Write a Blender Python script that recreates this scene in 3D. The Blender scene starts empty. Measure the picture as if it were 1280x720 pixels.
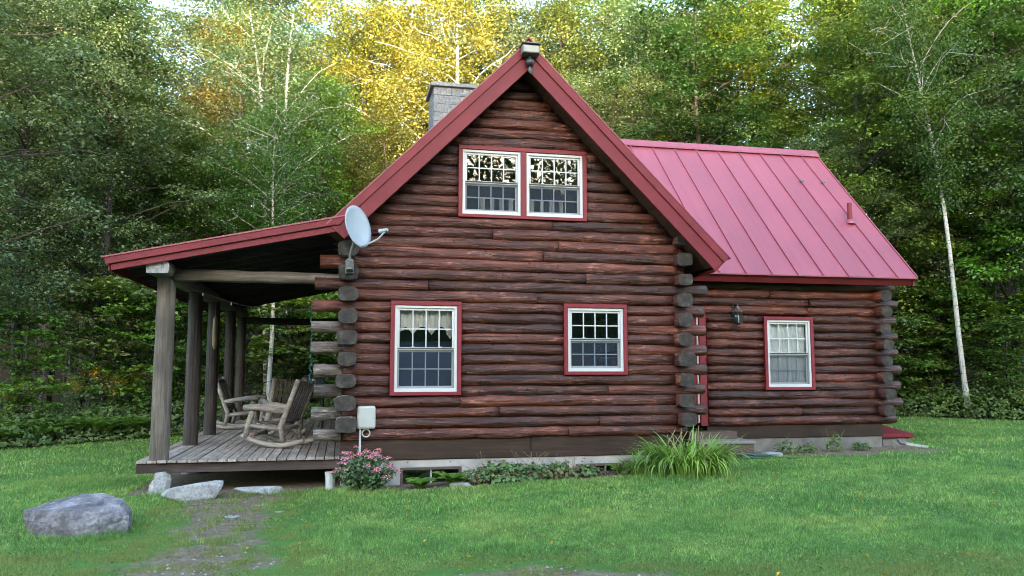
import bpy, bmesh, math, random
import numpy as np
from mathutils import Vector, Matrix
R = math.radians
random.seed(7)
rng = np.random.default_rng(11)
scene = bpy.context.scene
COL = scene.collection

# ------------------------------------------------------------------ camera, world, sun, exposure
TH, PH, FPX = R(11.9), R(5.75), 1000.0           # heading, upward tilt, focal length in px of a 1280 wide frame
CAM = Vector((0, -12.2, 1.75))
cd = bpy.data.cameras.new('camera'); cam = bpy.data.objects.new('camera', cd); COL.objects.link(cam)
cam.location = CAM; cam.rotation_euler = (R(90) + PH, 0, -TH)
cd.sensor_width = 36; cd.lens = 36 * FPX / 1280; cd.clip_end = 2000; cd.clip_start = 0.1
scene.camera = cam
SUN_EL, SUN_AZ = R(7.5), R(187)                    # azimuth clockwise from +Y: the sun is low behind the camera
world = bpy.data.worlds.new('World'); scene.world = world; world.use_nodes = True
wn = world.node_tree; wn.nodes.clear()
wo = wn.nodes.new('ShaderNodeOutputWorld'); wb = wn.nodes.new('ShaderNodeBackground'); sk = wn.nodes.new('ShaderNodeTexSky')
sk.sky_type = 'NISHITA'; sk.sun_disc = False; sk.sun_elevation = SUN_EL; sk.sun_rotation = SUN_AZ
sk.air_density = 1.0; sk.dust_density = 1.5; sk.ozone_density = 1.3
wb.inputs['Strength'].default_value = 0.15
wn.links.new(sk.outputs[0], wb.inputs[0]); wn.links.new(wb.outputs[0], wo.inputs[0])
sd = bpy.data.lights.new('sun', 'SUN'); sun = bpy.data.objects.new('sun', sd); COL.objects.link(sun)
sd.energy = 2.0; sd.angle = R(0.5); sd.color = (1.0, 0.84, 0.60)
sdir = Vector((math.sin(SUN_AZ) * math.cos(SUN_EL), math.cos(SUN_AZ) * math.cos(SUN_EL), math.sin(SUN_EL)))
sun.rotation_euler = sdir.to_track_quat('Z', 'Y').to_euler(); sun.location = sdir * 60
scene.view_settings.view_transform = 'Standard'; scene.view_settings.look = 'None'
scene.view_settings.gamma = 1; scene.view_settings.use_curve_mapping = False
scene.view_settings.exposure = 3.95
scene.render.engine = 'CYCLES'
scene.cycles.max_bounces = 7; scene.cycles.diffuse_bounces = 4; scene.cycles.transparent_max_bounces = 12
scene.cycles.sample_clamp_indirect = 6
scene.cycles.pixel_filter_type = 'BLACKMAN_HARRIS'; scene.cycles.filter_width = 1.0

# ------------------------------------------------------------------ helpers
def px_x(px, y):                                   # world x of a picture column at depth y
    return (y - CAM.y) * math.tan(math.atan((px - 640) / FPX) + TH)

def tag(o, label=None, cat=None, group=None, kind=None):
    if label: o['label'] = label
    if cat: o['category'] = cat
    if group: o['group'] = group
    if kind: o['kind'] = kind
    return o

def empty(name, loc=(0, 0, 0), rz=0, **k):
    o = bpy.data.objects.new(name, None); COL.objects.link(o); o.location = loc; o.rotation_euler = (0, 0, rz)
    o.empty_display_size = 0.1
    return tag(o, **k)

def link(name, me, mats, parent=None, smooth=False, loc=None, rot=None):
    if not isinstance(mats, (list, tuple)): mats = [mats]
    if len(me.materials) == 0:
        for m in mats: me.materials.append(m)
    o = bpy.data.objects.new(name, me); COL.objects.link(o)
    if parent is not None: o.parent = parent
    if loc is not None: o.location = loc
    if rot is not None: o.rotation_euler = rot
    if smooth:
        me.polygons.foreach_set('use_smooth', np.ones(len(me.polygons), bool))
    return o

def np_mesh(name, verts, faces, mat_idx=None):     # verts (n,3), faces (m,k) all the same k
    verts = np.asarray(verts, np.float32); faces = np.asarray(faces, np.int32)
    me = bpy.data.meshes.new(name); n, k = faces.shape
    me.vertices.add(len(verts)); me.vertices.foreach_set('co', verts.ravel())
    me.loops.add(n * k); me.loops.foreach_set('vertex_index', faces.ravel())
    me.polygons.add(n); me.polygons.foreach_set('loop_start', np.arange(0, n * k, k, dtype=np.int32))
    if mat_idx is not None: me.polygons.foreach_set('material_index', np.asarray(mat_idx, np.int32))
    me.update(calc_edges=True)
    return me

class MB:
    def __init__(s): s.v = []; s.f = []; s.mi = []; s.cur = 0
    def add(s, vs, fs):
        b = len(s.v); s.v += [tuple(v) for v in vs]
        for f in fs: s.f.append(tuple(i + b for i in f)); s.mi.append(s.cur)
        return s
    def box(s, x0, x1, y0, y1, z0, z1):
        return s.add([(x0,y0,z0),(x1,y0,z0),(x1,y1,z0),(x0,y1,z0),(x0,y0,z1),(x1,y0,z1),(x1,y1,z1),(x0,y1,z1)],
                     [(0,3,2,1),(4,5,6,7),(0,1,5,4),(1,2,6,5),(2,3,7,6),(3,0,4,7)])
    def prism(s, poly, d0, d1, axis='y'):          # poly in (x,z) extruded along y, or (y,z) along x, or (x,y) along z
        n = len(poly)
        def p(a, b, d): return {'y': (a, d, b), 'x': (d, a, b), 'z': (a, b, d)}[axis]
        vs = [p(a, b, d0) for a, b in poly] + [p(a, b, d1) for a, b in poly]
        fs = [tuple(range(n))[::-1], tuple(range(n, 2 * n))] + [(i, (i + 1) % n, n + (i + 1) % n, n + i) for i in range(n)]
        return s.add(vs, fs)
    def tube(s, pts, rad, n=8, cap=True, jit=0.0):
        pts = [Vector(p) for p in pts]
        if not isinstance(rad, (list, tuple)): rad = [rad] * len(pts)
        vs = []; fs = []; ref = None
        for i, p in enumerate(pts):
            t = (pts[min(i + 1, len(pts) - 1)] - pts[max(i - 1, 0)]).normalized()
            if ref is None:
                ref = Vector((0, 0, 1)) if abs(t.z) < 0.9 else Vector((1, 0, 0))
            u = t.cross(ref).normalized(); w = u.cross(t).normalized(); ref = w
            for k in range(n):
                a = 2 * math.pi * k / n; r = rad[i] * (1 + random.uniform(-jit, jit))
                vs.append(p + (u * math.cos(a) + w * math.sin(a)) * r)
        for i in range(len(pts) - 1):
            for k in range(n):
                fs.append((i*n+k, i*n+(k+1)%n, (i+1)*n+(k+1)%n, (i+1)*n+k))
        if cap:
            fs.append(tuple(range(n))[::-1]); fs.append(tuple(range((len(pts)-1)*n, len(pts)*n)))
        return s.add(vs, fs)
    def lathe(s, prof, n=16, c=(0, 0, 0)):          # prof list of (r,z)
        vs = []; fs = []
        for r, z in prof:
            for k in range(n):
                a = 2 * math.pi * k / n; vs.append((c[0] + r*math.cos(a), c[1] + r*math.sin(a), c[2] + z))
        for i in range(len(prof) - 1):
            for k in range(n):
                fs.append((i*n+k, i*n+(k+1)%n, (i+1)*n+(k+1)%n, (i+1)*n+k))
        fs.append(tuple(range(n))[::-1]); fs.append(tuple(range((len(prof)-1)*n, len(prof)*n)))
        return s.add(vs, fs)
    def mesh(s, name):
        me = bpy.data.meshes.new(name); me.from_pydata(s.v, [], s.f)
        if any(s.mi): me.polygons.foreach_set('material_index', s.mi)
        me.update(); return me
    def build(s, name, mats, parent=None, bevel=0, smooth=False, loc=None, rot=None):
        o = link(name, s.mesh(name), mats, parent, smooth, loc, rot)
        if bevel:
            m = o.modifiers.new('bevel', 'BEVEL'); m.width = bevel; m.segments = 2; m.limit_method = 'ANGLE'
        return o

def copy_tree(o, parent=None):
    c = o.copy(); COL.objects.link(c); c.parent = parent
    for ch in list(o.children): copy_tree(ch, c)
    return c

# ------------------------------------------------------------------ materials
class N:
    def __init__(s, name):
        s.m = bpy.data.materials.new(name); s.m.use_nodes = True; s.t = s.m.node_tree; s.t.nodes.clear()
        s.out = s.n('ShaderNodeOutputMaterial')
    def n(s, typ, **k):
        nd = s.t.nodes.new(typ)
        for a, v in k.items(): setattr(nd, a, v)
        return nd
    def l(s, a, b): s.t.links.new(a, b)
    def coord(s, kind='Object', scale=(1, 1, 1), offset_random=False):
        tc = s.n('ShaderNodeTexCoord'); o = tc.outputs[kind]
        if offset_random:
            oi = s.n('ShaderNodeObjectInfo'); mul = s.n('ShaderNodeMath', operation='MULTIPLY'); mul.inputs[1].default_value = 53.7
            s.l(oi.outputs['Random'], mul.inputs[0]); ad = s.n('ShaderNodeVectorMath', operation='ADD')
            s.l(o, ad.inputs[0]); s.l(mul.outputs[0], ad.inputs[1]); o = ad.outputs[0]
        mp = s.n('ShaderNodeMapping'); mp.inputs['Scale'].default_value = scale; s.l(o, mp.inputs[0])
        return mp.outputs[0]
    def noise(s, vec, scale, detail=4, rough=0.55, dist=0):
        t = s.n('ShaderNodeTexNoise'); t.inputs['Scale'].default_value = scale; t.inputs['Detail'].default_value = detail
        t.inputs['Roughness'].default_value = rough; t.inputs['Distortion'].default_value = dist
        if vec is not None: s.l(vec, t.inputs['Vector'])
        return t.outputs['Fac']
    def ramp(s, fac, stops):
        r = s.n('ShaderNodeValToRGB'); e = r.color_ramp.elements
        while len(e) < len(stops): e.new(0.5)
        for i, (p, c) in enumerate(stops):
            e[i].position = p; e[i].color = (*c, 1) if not isinstance(c, (int, float)) else (c, c, c, 1)
        s.l(fac, r.inputs[0]); return r.outputs[0]
    def mix(s, fac, a, b, mode='MIX'):
        m = s.n('ShaderNodeMix', data_type='RGBA', blend_type=mode)
        for sock, v in ((m.inputs[0], fac), (m.inputs[6], a), (m.inputs[7], b)):
            if isinstance(v, (int, float)): sock.default_value = v
            elif isinstance(v, tuple): sock.default_value = (*v, 1)
            else: s.l(v, sock)
        return m.outputs[2]
    def math(s, op, a, b=0.0):
        m = s.n('ShaderNodeMath', operation=op)
        for sock, v in ((m.inputs[0], a), (m.inputs[1], b)):
            if isinstance(v, (int, float)): sock.default_value = v
            else: s.l(v, sock)
        return m.outputs[0]
    def bump(s, h, strength, dist=0.01):
        b = s.n('ShaderNodeBump'); b.inputs['Strength'].default_value = strength; b.inputs['Distance'].default_value = dist
        s.l(h, b.inputs['Height']); return b.outputs[0]
    def bsdf(s, color, rough=0.6, normal=None, spec=0.5, metal=0.0, coat=0.0):
        b = s.n('ShaderNodeBsdfPrincipled')
        for sock, v in ((b.inputs['Base Color'], color), (b.inputs['Roughness'], rough)):
            if isinstance(v, (int, float)): sock.default_value = v
            elif isinstance(v, tuple): sock.default_value = (*v, 1)
            else: s.l(v, sock)
        b.inputs['Specular IOR Level'].default_value = spec; b.inputs['Metallic'].default_value = metal
        b.inputs['Coat Weight'].default_value = coat
        if normal is not None: s.l(normal, b.inputs['Normal'])
        return b.outputs[0]
    def done(s, sh): s.l(sh, s.out.inputs[0]); return s.m

def m_plain(name, col, rough=0.6, spec=0.5, metal=0.0, var=0.18, scale=6, bump=0.1):
    n = N(name); v = n.coord('Object', offset_random=True); f = n.noise(v, scale, 6)
    c = n.ramp(f, [(0.25, tuple(x * (1 - var) for x in col)), (0.75, tuple(min(1, x * (1 + var)) for x in col))])
    return n.done(n.bsdf(c, rough, n.bump(n.noise(v, scale * 6, 4), bump, 0.004), spec, metal))

def m_log(name, dark, mid, light, tone=0.5, rough=0.37):
    n = N(name)
    oi = n.n('ShaderNodeObjectInfo')
    vl = n.coord('Object', (0.55, 5, 5), True); vf = n.coord('Object', (2.2, 26, 26), True); vb = n.coord('Object', (1, 1, 1), True)
    base = n.ramp(n.noise(vl, 1.6, 5, 0.6, 0.6), [(0.25, dark), (0.52, mid), (0.78, light)])
    grain = n.noise(vf, 1.0, 6, 0.7, 0.4)
    c = n.mix(0.75, base, n.ramp(grain, [(0.33, 0.25), (0.5, 0.95), (0.68, 1.75)]), 'MULTIPLY')
    blot = n.ramp(n.noise(vb, 3.2, 5, 0.65, 1.2), [(0.56, 0.0), (0.72, 0.85)])       # bare, paler peeled spots
    c = n.mix(n.math('MULTIPLY', blot, 0.55), c, light)
    pv = n.coord('Object', (5.0, 30, 30), True)                                        # fine pale flecks along the grain
    fleck = n.ramp(n.math('ADD', n.math('MULTIPLY', n.noise(pv, 1.0, 6, 0.7, 0.8), 0.72), n.math('MULTIPLY', n.noise(vb, 1.7, 3), 0.28)), [(0.545, 0.0), (0.62, 1.0)])
    c = n.mix(n.math('MULTIPLY', fleck, 0.62), c, tuple(min(1, 1.7 * x + 0.05) for x in light))
    r = n.ramp(oi.outputs['Random'], [(0.0, 0.60), (0.5, 1.0), (1.0, 1.55)])                       # each log a tone of its own
    c = n.mix(1.0, c, r, 'MULTIPLY')
    vor = n.n('ShaderNodeTexVoronoi', feature='F1'); n.l(n.coord('Object', (1.1, 4.2, 4.2), True), vor.inputs['Vector']); vor.inputs['Scale'].default_value = 1.5
    knot = n.ramp(vor.outputs['Distance'], [(0.05, 1.0), (0.11, 0.0)])
    c = n.mix(n.math('MULTIPLY', knot, 0.8), c, tuple(0.35 * x for x in dark))
    crack = n.ramp(n.noise(n.coord('Object', (0.5, 30, 30), True), 1.0, 3, 0.6, 0.3), [(0.30, 1.0), (0.36, 0.0)])
    c = n.mix(n.math('MULTIPLY', crack, 0.8), c, tuple(0.3 * x for x in dark))
    h = n.math('SUBTRACT', n.math('ADD', grain, n.math('MULTIPLY', n.noise(n.coord('Object', (1.5, 9, 9), True), 1.5, 5, 0.6), 2.2)), n.math('MULTIPLY', crack, 0.7))
    rg = n.ramp(n.noise(vb, 5, 4), [(0.3, rough - 0.13), (0.7, rough + 0.2)])
    return n.done(n.bsdf(c, rg, n.bump(h, 1.0, 0.018), 0.42))

def m_wood(name, a, b, axis=0, rough=0.75, spec=0.3):
    n = N(name); sc = [14, 14, 14]; sc[axis] = 0.8; sf = [60, 60, 60]; sf[axis] = 2.5
    v = n.coord('Object', tuple(sc), True); vf = n.coord('Object', tuple(sf), True); vb = n.coord('Object', (1, 1, 1), True)
    c = n.ramp(n.noise(v, 1, 5, 0.6, 0.5), [(0.3, a), (0.7, b)])
    g = n.noise(vf, 1, 4, 0.7)
    c = n.mix(0.7, c, n.ramp(g, [(0.3, 0.4), (0.65, 1.25)]), 'MULTIPLY')
    c = n.mix(0.6, c, n.ramp(n.noise(vb, 2.5, 5), [(0.3, 0.55), (0.7, 1.3)]), 'MULTIPLY')
    oi = n.n('ShaderNodeObjectInfo'); c = n.mix(0.8, c, n.ramp(oi.outputs['Random'], [(0, 0.7), (1, 1.25)]), 'MULTIPLY')
    return n.done(n.bsdf(c, rough, n.bump(g, 0.5, 0.006), spec))

def m_stone(name, a, b, c3, rough=0.9):
    n = N(name); v = n.coord('Object', (1, 1, 1), True)
    c = n.ramp(n.noise(v, 2.6, 8, 0.65, 0.4), [(0.3, a), (0.5, b), (0.72, c3)])
    sp = n.ramp(n.noise(v, 22, 5, 0.7), [(0.35, 0.55), (0.62, 1.2)])
    c = n.mix(0.8, c, sp, 'MULTIPLY')
    lich = n.ramp(n.noise(v, 6.5, 6, 0.7, 1.0), [(0.62, 0.0), (0.66, 1.0)])
    c = n.mix(n.math('MULTIPLY', lich, 0.6), c, (0.42, 0.44, 0.42))
    return n.done(n.bsdf(c, rough, n.bump(n.noise(v, 11, 9, 0.7), 0.9, 0.03), 0.3))

def m_leaf(name, use_object_color=True, col=(0.05, 0.09, 0.02), rough=0.5, trans=0.38, var=0.30, warm=(0.30, 0.16, 0.02), warmth=0.1):
    n = N(name)
    if use_object_color:
        oi = n.n('ShaderNodeObjectInfo'); base = oi.outputs['Color']
    else:
        rgb = n.n('ShaderNodeRGB'); rgb.outputs[0].default_value = (*col, 1); base = rgb.outputs[0]
    ge = n.n('ShaderNodeNewGeometry'); ri = ge.outputs['Random Per Island']
    c = n.mix(1.0, base, n.ramp(ri, [(0.0, 1 - var), (1.0, 1 + var)]), 'MULTIPLY')
    v = n.coord('Object', (1, 1, 1), True)
    f = n.noise(v, 0.55, 3)
    c = n.mix(0.8, c, n.ramp(f, [(0.3, (0.62, 0.72, 0.7)), (0.5, (1, 1, 1)), (0.7, (1.35, 1.22, 0.8))]), 'MULTIPLY')
    w = n.math('MULTIPLY', n.ramp(n.noise(v, 0.9, 3, 0.6), [(0.56, 0.0), (0.72, 1.0)]), warmth)
    c = n.mix(w, c, warm)
    b = n.bsdf(c, rough, None, 0.2)
    t = n.n('ShaderNodeBsdfTranslucent'); n.l(n.mix(1.0, c, (1.3, 1.25, 0.55), 'MULTIPLY'), t.inputs[0])
    mx = n.n('ShaderNodeMixShader'); mx.inputs[0].default_value = trans; n.l(b, mx.inputs[1]); n.l(t.outputs[0], mx.inputs[2])
    return n.done(mx.outputs[0])

def m_bark(name, a, b, birch=False):
    n = N(name); v = n.coord('Object', (1, 1, 1), True)
    c = n.ramp(n.noise(n.coord('Object', (6, 6, 1.0), True), 2, 6, 0.7), [(0.3, a), (0.7, b)])
    if birch:
        bands = n.ramp(n.noise(n.coord('Object', (3, 3, 16), True), 1.3, 5, 0.7, 0.4), [(0.36, 1.0), (0.43, 0.0)])
        c = n.mix(bands, c, (0.025, 0.022, 0.02))
    return n.done(n.bsdf(c, 0.85, n.bump(n.noise(n.coord('Object', (14, 14, 2.5), True), 2, 5), 0.7, 0.02), 0.25))

M = {}
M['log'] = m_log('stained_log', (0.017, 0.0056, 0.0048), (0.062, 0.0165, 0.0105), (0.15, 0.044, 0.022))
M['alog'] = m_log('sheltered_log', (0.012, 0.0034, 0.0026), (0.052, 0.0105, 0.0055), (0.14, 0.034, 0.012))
def m_end():
    n = N('sawn_end_grain'); v = n.coord('Object', (1, 1, 1), True); tc = n.n('ShaderNodeTexCoord')
    wv = n.n('ShaderNodeTexWave', wave_type='RINGS', rings_direction='X'); n.l(tc.outputs['Object'], wv.inputs['Vector'])
    wv.inputs['Scale'].default_value = 26; wv.inputs['Distortion'].default_value = 2.5; wv.inputs['Detail'].default_value = 3
    c = n.ramp(n.noise(v, 9, 6, 0.7), [(0.3, (0.020, 0.017, 0.015)), (0.55, (0.055, 0.048, 0.042)), (0.75, (0.11, 0.10, 0.09))])
    c = n.mix(0.55, c, n.ramp(wv.outputs['Fac'], [(0.1, 0.55), (0.8, 1.25)]), 'MULTIPLY')
    return n.done(n.bsdf(c, 0.9, n.bump(wv.outputs['Fac'], 0.5, 0.006), 0.2))
M['end'] = m_end()
M['glog'] = m_log('grey_weathered_log', (0.035, 0.026, 0.021), (0.10, 0.08, 0.068), (0.20, 0.175, 0.155), rough=0.6)
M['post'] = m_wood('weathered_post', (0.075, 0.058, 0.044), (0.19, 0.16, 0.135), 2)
M['post2'] = m_wood('shaded_post', (0.022, 0.017, 0.015), (0.065, 0.053, 0.048), 2)  # darker copy for the rear posts: porch shade and dark stain in its colour
M['beam'] = m_wood('weathered_beam', (0.06, 0.045, 0.034), (0.17, 0.14, 0.115), 0)
M['rim'] = m_wood('deck_rim_wood', (0.035, 0.022, 0.018), (0.085, 0.062, 0.055), 0)
M['deck'] = m_wood('deck_board_wood', (0.20, 0.155, 0.125), (0.40, 0.34, 0.30), 1)
M['sill'] = m_wood('sill_timber', (0.022, 0.011, 0.007), (0.055, 0.03, 0.02), 0, 0.6)
M['soffit'] = m_wood('soffit_board', (0.05, 0.022, 0.014), (0.105, 0.052, 0.03), 1, 0.7)
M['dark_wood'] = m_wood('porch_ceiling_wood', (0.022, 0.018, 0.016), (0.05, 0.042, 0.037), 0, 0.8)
M['chair'] = m_wood('silvered_chair_log', (0.17, 0.145, 0.12), (0.35, 0.31, 0.275), 0)
M['chair2'] = m_wood('silvered_chair_slat', (0.08, 0.07, 0.067), (0.19, 0.175, 0.165), 2)
M['red'] = m_plain('barn_red_paint', (0.145, 0.019, 0.026), 0.5, 0.22, var=0.2, scale=2.5, bump=0.15)
M['redtrim'] = m_plain('window_red_paint', (0.165, 0.019, 0.026), 0.55, 0.3, var=0.14, scale=8)
M['white'] = m_plain('white_vinyl', (0.47, 0.48, 0.48), 0.45, var=0.05, scale=5, bump=0.03)
M['screenwhite'] = m_plain('vinyl_behind_screen', (0.30, 0.33, 0.37), 0.5, var=0.05, bump=0.02)
M['metal_grey'] = m_plain('painted_grey_metal', (0.10, 0.105, 0.105), 0.45, var=0.08, bump=0.05)
M['dish'] = m_plain('dish_paint', (0.28, 0.32, 0.36), 0.5, var=0.07, scale=4, bump=0.04)
M['meter'] = m_plain('pale_plastic', (0.36, 0.38, 0.36), 0.5, var=0.06, scale=7, bump=0.03)
M['black'] = m_plain('black_metal', (0.014, 0.014, 0.016), 0.4, var=0.2)
M['concrete'] = m_plain('concrete', (0.33, 0.315, 0.29), 0.9, 0.2, var=0.28, scale=3.5, bump=0.35)
M['grey_concrete'] = m_plain('grey_concrete', (0.15, 0.14, 0.128), 0.9, 0.2, var=0.35, scale=4, bump=0.5)
M['block'] = m_stone('concrete_block', (0.12, 0.128, 0.135), (0.18, 0.19, 0.20), (0.25, 0.255, 0.26))
M['mortar'] = m_plain('mortar', (0.12, 0.125, 0.13), 0.9)
M['boulder'] = m_stone('lichen_boulder', (0.055, 0.048, 0.05), (0.17, 0.155, 0.17), (0.38, 0.36, 0.385))
M['slab'] = m_stone('pale_slab', (0.20, 0.20, 0.20), (0.31, 0.31, 0.315), (0.42, 0.42, 0.42))
M['brown_paint'] = m_plain('brown_step_paint', (0.085, 0.05, 0.044), 0.5, var=0.12)
M['step_top'] = m_plain('grey_step_tread', (0.20, 0.185, 0.18), 0.55, var=0.12)
M['hose'] = m_plain('hose_rubber', (0.012, 0.055, 0.045), 0.45)
M['blue'] = m_plain('navy_enamel', (0.02, 0.04, 0.07), 0.3)
M['cloth'] = m_plain('curtain_cloth', (0.72, 0.69, 0.66), 0.9, var=0.08, bump=0.05)
M['sheer'] = m_plain('sheer_curtain', (0.85, 0.88, 0.92), 0.9, var=0.06, bump=0.05)
M['room'] = m_plain('room_wood', (0.05, 0.028, 0.018), 0.8)
M['sofa'] = m_plain('blue_upholstery', (0.02, 0.05, 0.14), 0.9)
M['leaf'] = m_leaf('tree_leaf', warmth=0.16)
M['birch'] = m_bark('birch_bark', (0.34, 0.33, 0.31), (0.56, 0.55, 0.53), True)
M['bark'] = m_bark('grey_brown_bark', (0.022, 0.018, 0.016), (0.07, 0.06, 0.052))
M['lily'] = m_leaf('daylily_leaf', False, (0.17, 0.29, 0.07), 0.45, 0.25, 0.4, (0.35, 0.25, 0.08), 0.35)
M['stalk'] = m_plain('dry_stalk', (0.26, 0.20, 0.10), 0.8)
M['sedum'] = m_leaf('sedum_leaf', False, (0.105, 0.17, 0.08), 0.5, 0.2, 0.4)
M['pink'] = m_leaf('pink_floret', False, (0.66, 0.27, 0.38), 0.7, 0.2, 0.35, (0.6, 0.3, 0.35), 0.3)
M['fern'] = m_leaf('fern_leaf', False, (0.13, 0.25, 0.045), 0.5, 0.35, 0.3)
M['mallow'] = m_leaf('round_leaf', False, (0.10, 0.17, 0.062), 0.5, 0.2, 0.45, (0.20, 0.11, 0.06), 0.5)
M['dry'] = m_leaf('dry_leaf', False, (0.15, 0.085, 0.06), 0.8, 0.2, 0.5)
M['under'] = m_leaf('undergrowth_leaf', False, (0.115, 0.18, 0.065), 0.55, 0.3, 0.45, (0.16, 0.15, 0.04), 0.3)
M['golden'] = m_leaf('goldenrod_flower', False, (0.42, 0.25, 0.03), 0.7, 0.2, 0.4)
M['straw'] = m_plain('dry_stem', (0.20, 0.15, 0.10), 0.9)

def m_roof():
    n = N('red_metal_roof'); v = n.coord('Object', (1, 1, 1), False)
    f = n.noise(v, 0.8, 4); c = n.ramp(f, [(0.3, (0.22, 0.043, 0.062)), (0.7, (0.255, 0.055, 0.076))])
    st = n.noise(n.coord('Object', (9, 0.6, 0.6)), 1, 4, 0.6); c = n.mix(0.5, c, n.ramp(st, [(0.3, 0.78), (0.7, 1.12)]), 'MULTIPLY')
    oi = n.n('ShaderNodeObjectInfo'); c = n.mix(1.0, c, n.ramp(oi.outputs['Random'], [(0, 0.95), (1, 1.05)]), 'MULTIPLY')
    return n.done(n.bsdf(c, n.ramp(f, [(0.3, 0.36), (0.7, 0.46)]), n.bump(n.noise(v, 2.2, 2), 0.16, 0.02), 0.5, 0.0))
M['roof'] = m_roof()

def m_glass():
    n = N('window_glass'); fr = n.n('ShaderNodeFresnel'); fr.inputs[0].default_value = 1.52
    v = n.coord('Object', (1, 1, 1), True); nb = n.bump(n.noise(v, 3.0, 2), 0.04, 0.02)
    g = n.n('ShaderNodeBsdfGlossy'); g.inputs['Roughness'].default_value = 0.01; n.l(nb, g.inputs['Normal'])
    t = n.n('ShaderNodeBsdfTransparent'); t.inputs[0].default_value = (0.80, 0.86, 0.88, 1)
    mx = n.n('ShaderNodeMixShader'); n.l(n.math('MINIMUM', n.math('MULTIPLY', fr.outputs[0], 2.5), 1.0), mx.inputs[0])
    n.l(t.outputs[0], mx.inputs[1]); n.l(g.outputs[0], mx.inputs[2]); return n.done(mx.outputs[0])
M['glass'] = m_glass()
def m_screen():
    n = N('insect_screen'); d = n.bsdf((0.02, 0.032, 0.055), 0.7)
    t = n.n('ShaderNodeBsdfTransparent'); mx = n.n('ShaderNodeMixShader'); mx.inputs[0].default_value = 0.36
    n.l(t.outputs[0], mx.inputs[1]); n.l(d, mx.inputs[2]); return n.done(mx.outputs[0])
M['screen'] = m_screen()

def attr(n, name):
    a = n.n('ShaderNodeAttribute', attribute_name=name); return a.outputs['Fac']
def m_ground():
    n = N('ground_soil_and_turf'); v = n.coord('Object', (1, 1, 1))
    turf = n.ramp(n.noise(v, 1.3, 8, 0.7), [(0.3, (0.05, 0.12, 0.025)), (0.55, (0.075, 0.16, 0.032)), (0.75, (0.13, 0.16, 0.05))])
    soil = n.ramp(n.noise(v, 9, 9, 0.75), [(0.3, (0.085, 0.062, 0.043)), (0.5, (0.165, 0.125, 0.09)), (0.7, (0.26, 0.21, 0.165))])
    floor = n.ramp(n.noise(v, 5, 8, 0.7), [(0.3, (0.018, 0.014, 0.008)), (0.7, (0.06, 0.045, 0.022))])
    brk = n.noise(v, 6.5, 8, 0.7)
    d = n.ramp(n.math('ADD', attr(n, 'dirt'), n.math('MULTIPLY', n.math('SUBTRACT', brk, 0.5), 0.9)), [(0.40, 0.0), (0.58, 1.0)])
    c = n.mix(d, turf, soil)
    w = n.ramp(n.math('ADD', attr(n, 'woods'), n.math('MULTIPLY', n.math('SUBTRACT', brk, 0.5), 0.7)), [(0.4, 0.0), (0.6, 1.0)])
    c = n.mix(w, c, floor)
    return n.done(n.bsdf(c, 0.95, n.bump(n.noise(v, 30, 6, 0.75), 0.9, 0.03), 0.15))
M['ground'] = m_ground()
def m_grass():
    n = N('grass_blade'); v = n.coord('Object', (1, 1, 1)); ge = n.n('ShaderNodeNewGeometry')
    pat = n.noise(v, 0.75, 4, 0.6)
    c = n.ramp(pat, [(0.32, (0.095, 0.205, 0.05)), (0.5, (0.155, 0.275, 0.066)), (0.66, (0.235, 0.325, 0.085))])
    c = n.mix(0.8, c, n.ramp(n.noise(v, 5.5, 4, 0.65), [(0.3, 0.62), (0.5, 1.0), (0.7, 1.4)]), 'MULTIPLY')
    c = n.mix(1.0, c, n.ramp(ge.outputs['Random Per Island'], [(0, 0.5), (0.8, 1.25), (1.0, 2.1)]), 'MULTIPLY')
    y = n.ramp(n.math('ADD', attr(n, 'dry'), n.math('MULTIPLY', n.math('SUBTRACT', n.noise(v, 1.7, 4), 0.5), 1.2)), [(0.3, 0.0), (0.8, 0.85)])
    c = n.mix(y, c, (0.20, 0.21, 0.055))
    b = n.bsdf(c, 0.5, None, 0.3)
    t = n.n('ShaderNodeBsdfTranslucent'); n.l(c, t.inputs[0]); mx = n.n('ShaderNodeMixShader'); mx.inputs[0].default_value = 0.3
    n.l(b, mx.inputs[1]); n.l(t.outputs[0], mx.inputs[2]); return n.done(mx.outputs[0])
M['grass'] = m_grass()

# ------------------------------------------------------------------ ground
EX = np.array([-60, -12, -7.3, -4.7, 0, 8, 13, 16.7, 18.3, 22, 30, 80.])
EY = np.array([-10, 3.4, 7.2, 9.9, 12, 12.5, 11.5, 9.1, 6.6, 3.2, -4, -30.])
def wood_edge(x): return np.interp(x, EX, EY)
def vnoise(x, y, s, seed):                          # smooth pseudo noise, about -1..1
    r = np.random.default_rng(seed); o = 0
    for k in range(6):
        a = r.uniform(0, 6.28); f = s * r.uniform(0.6, 1.9)
        o = o + np.sin((x * np.cos(a) + y * np.sin(a)) * f + r.uniform(0, 6.28))
    return o / 3.0
def height(x, y):
    x = np.asarray(x, float); y = np.asarray(y, float)
    sp = np.log1p(np.exp(np.clip(x * 1.5, -30, 30))) / 1.5
    h = -0.005 + 0.036 * np.minimum(sp, 5) + 0.012 * np.clip(sp - 5, 0, 20) + 0.012 * vnoise(x, y, 1.1, 3) * np.clip((np.abs(y - 4) - 3.5) / 3, 0, 1)
    w = np.clip((y - wood_edge(x)) / 6, 0, None)
    return h + np.minimum(w * 0.25 + 0.12 * w * w, 12) + 0.10 * np.clip(w, 0, 1) * vnoise(x, y, 0.7, 5)
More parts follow.
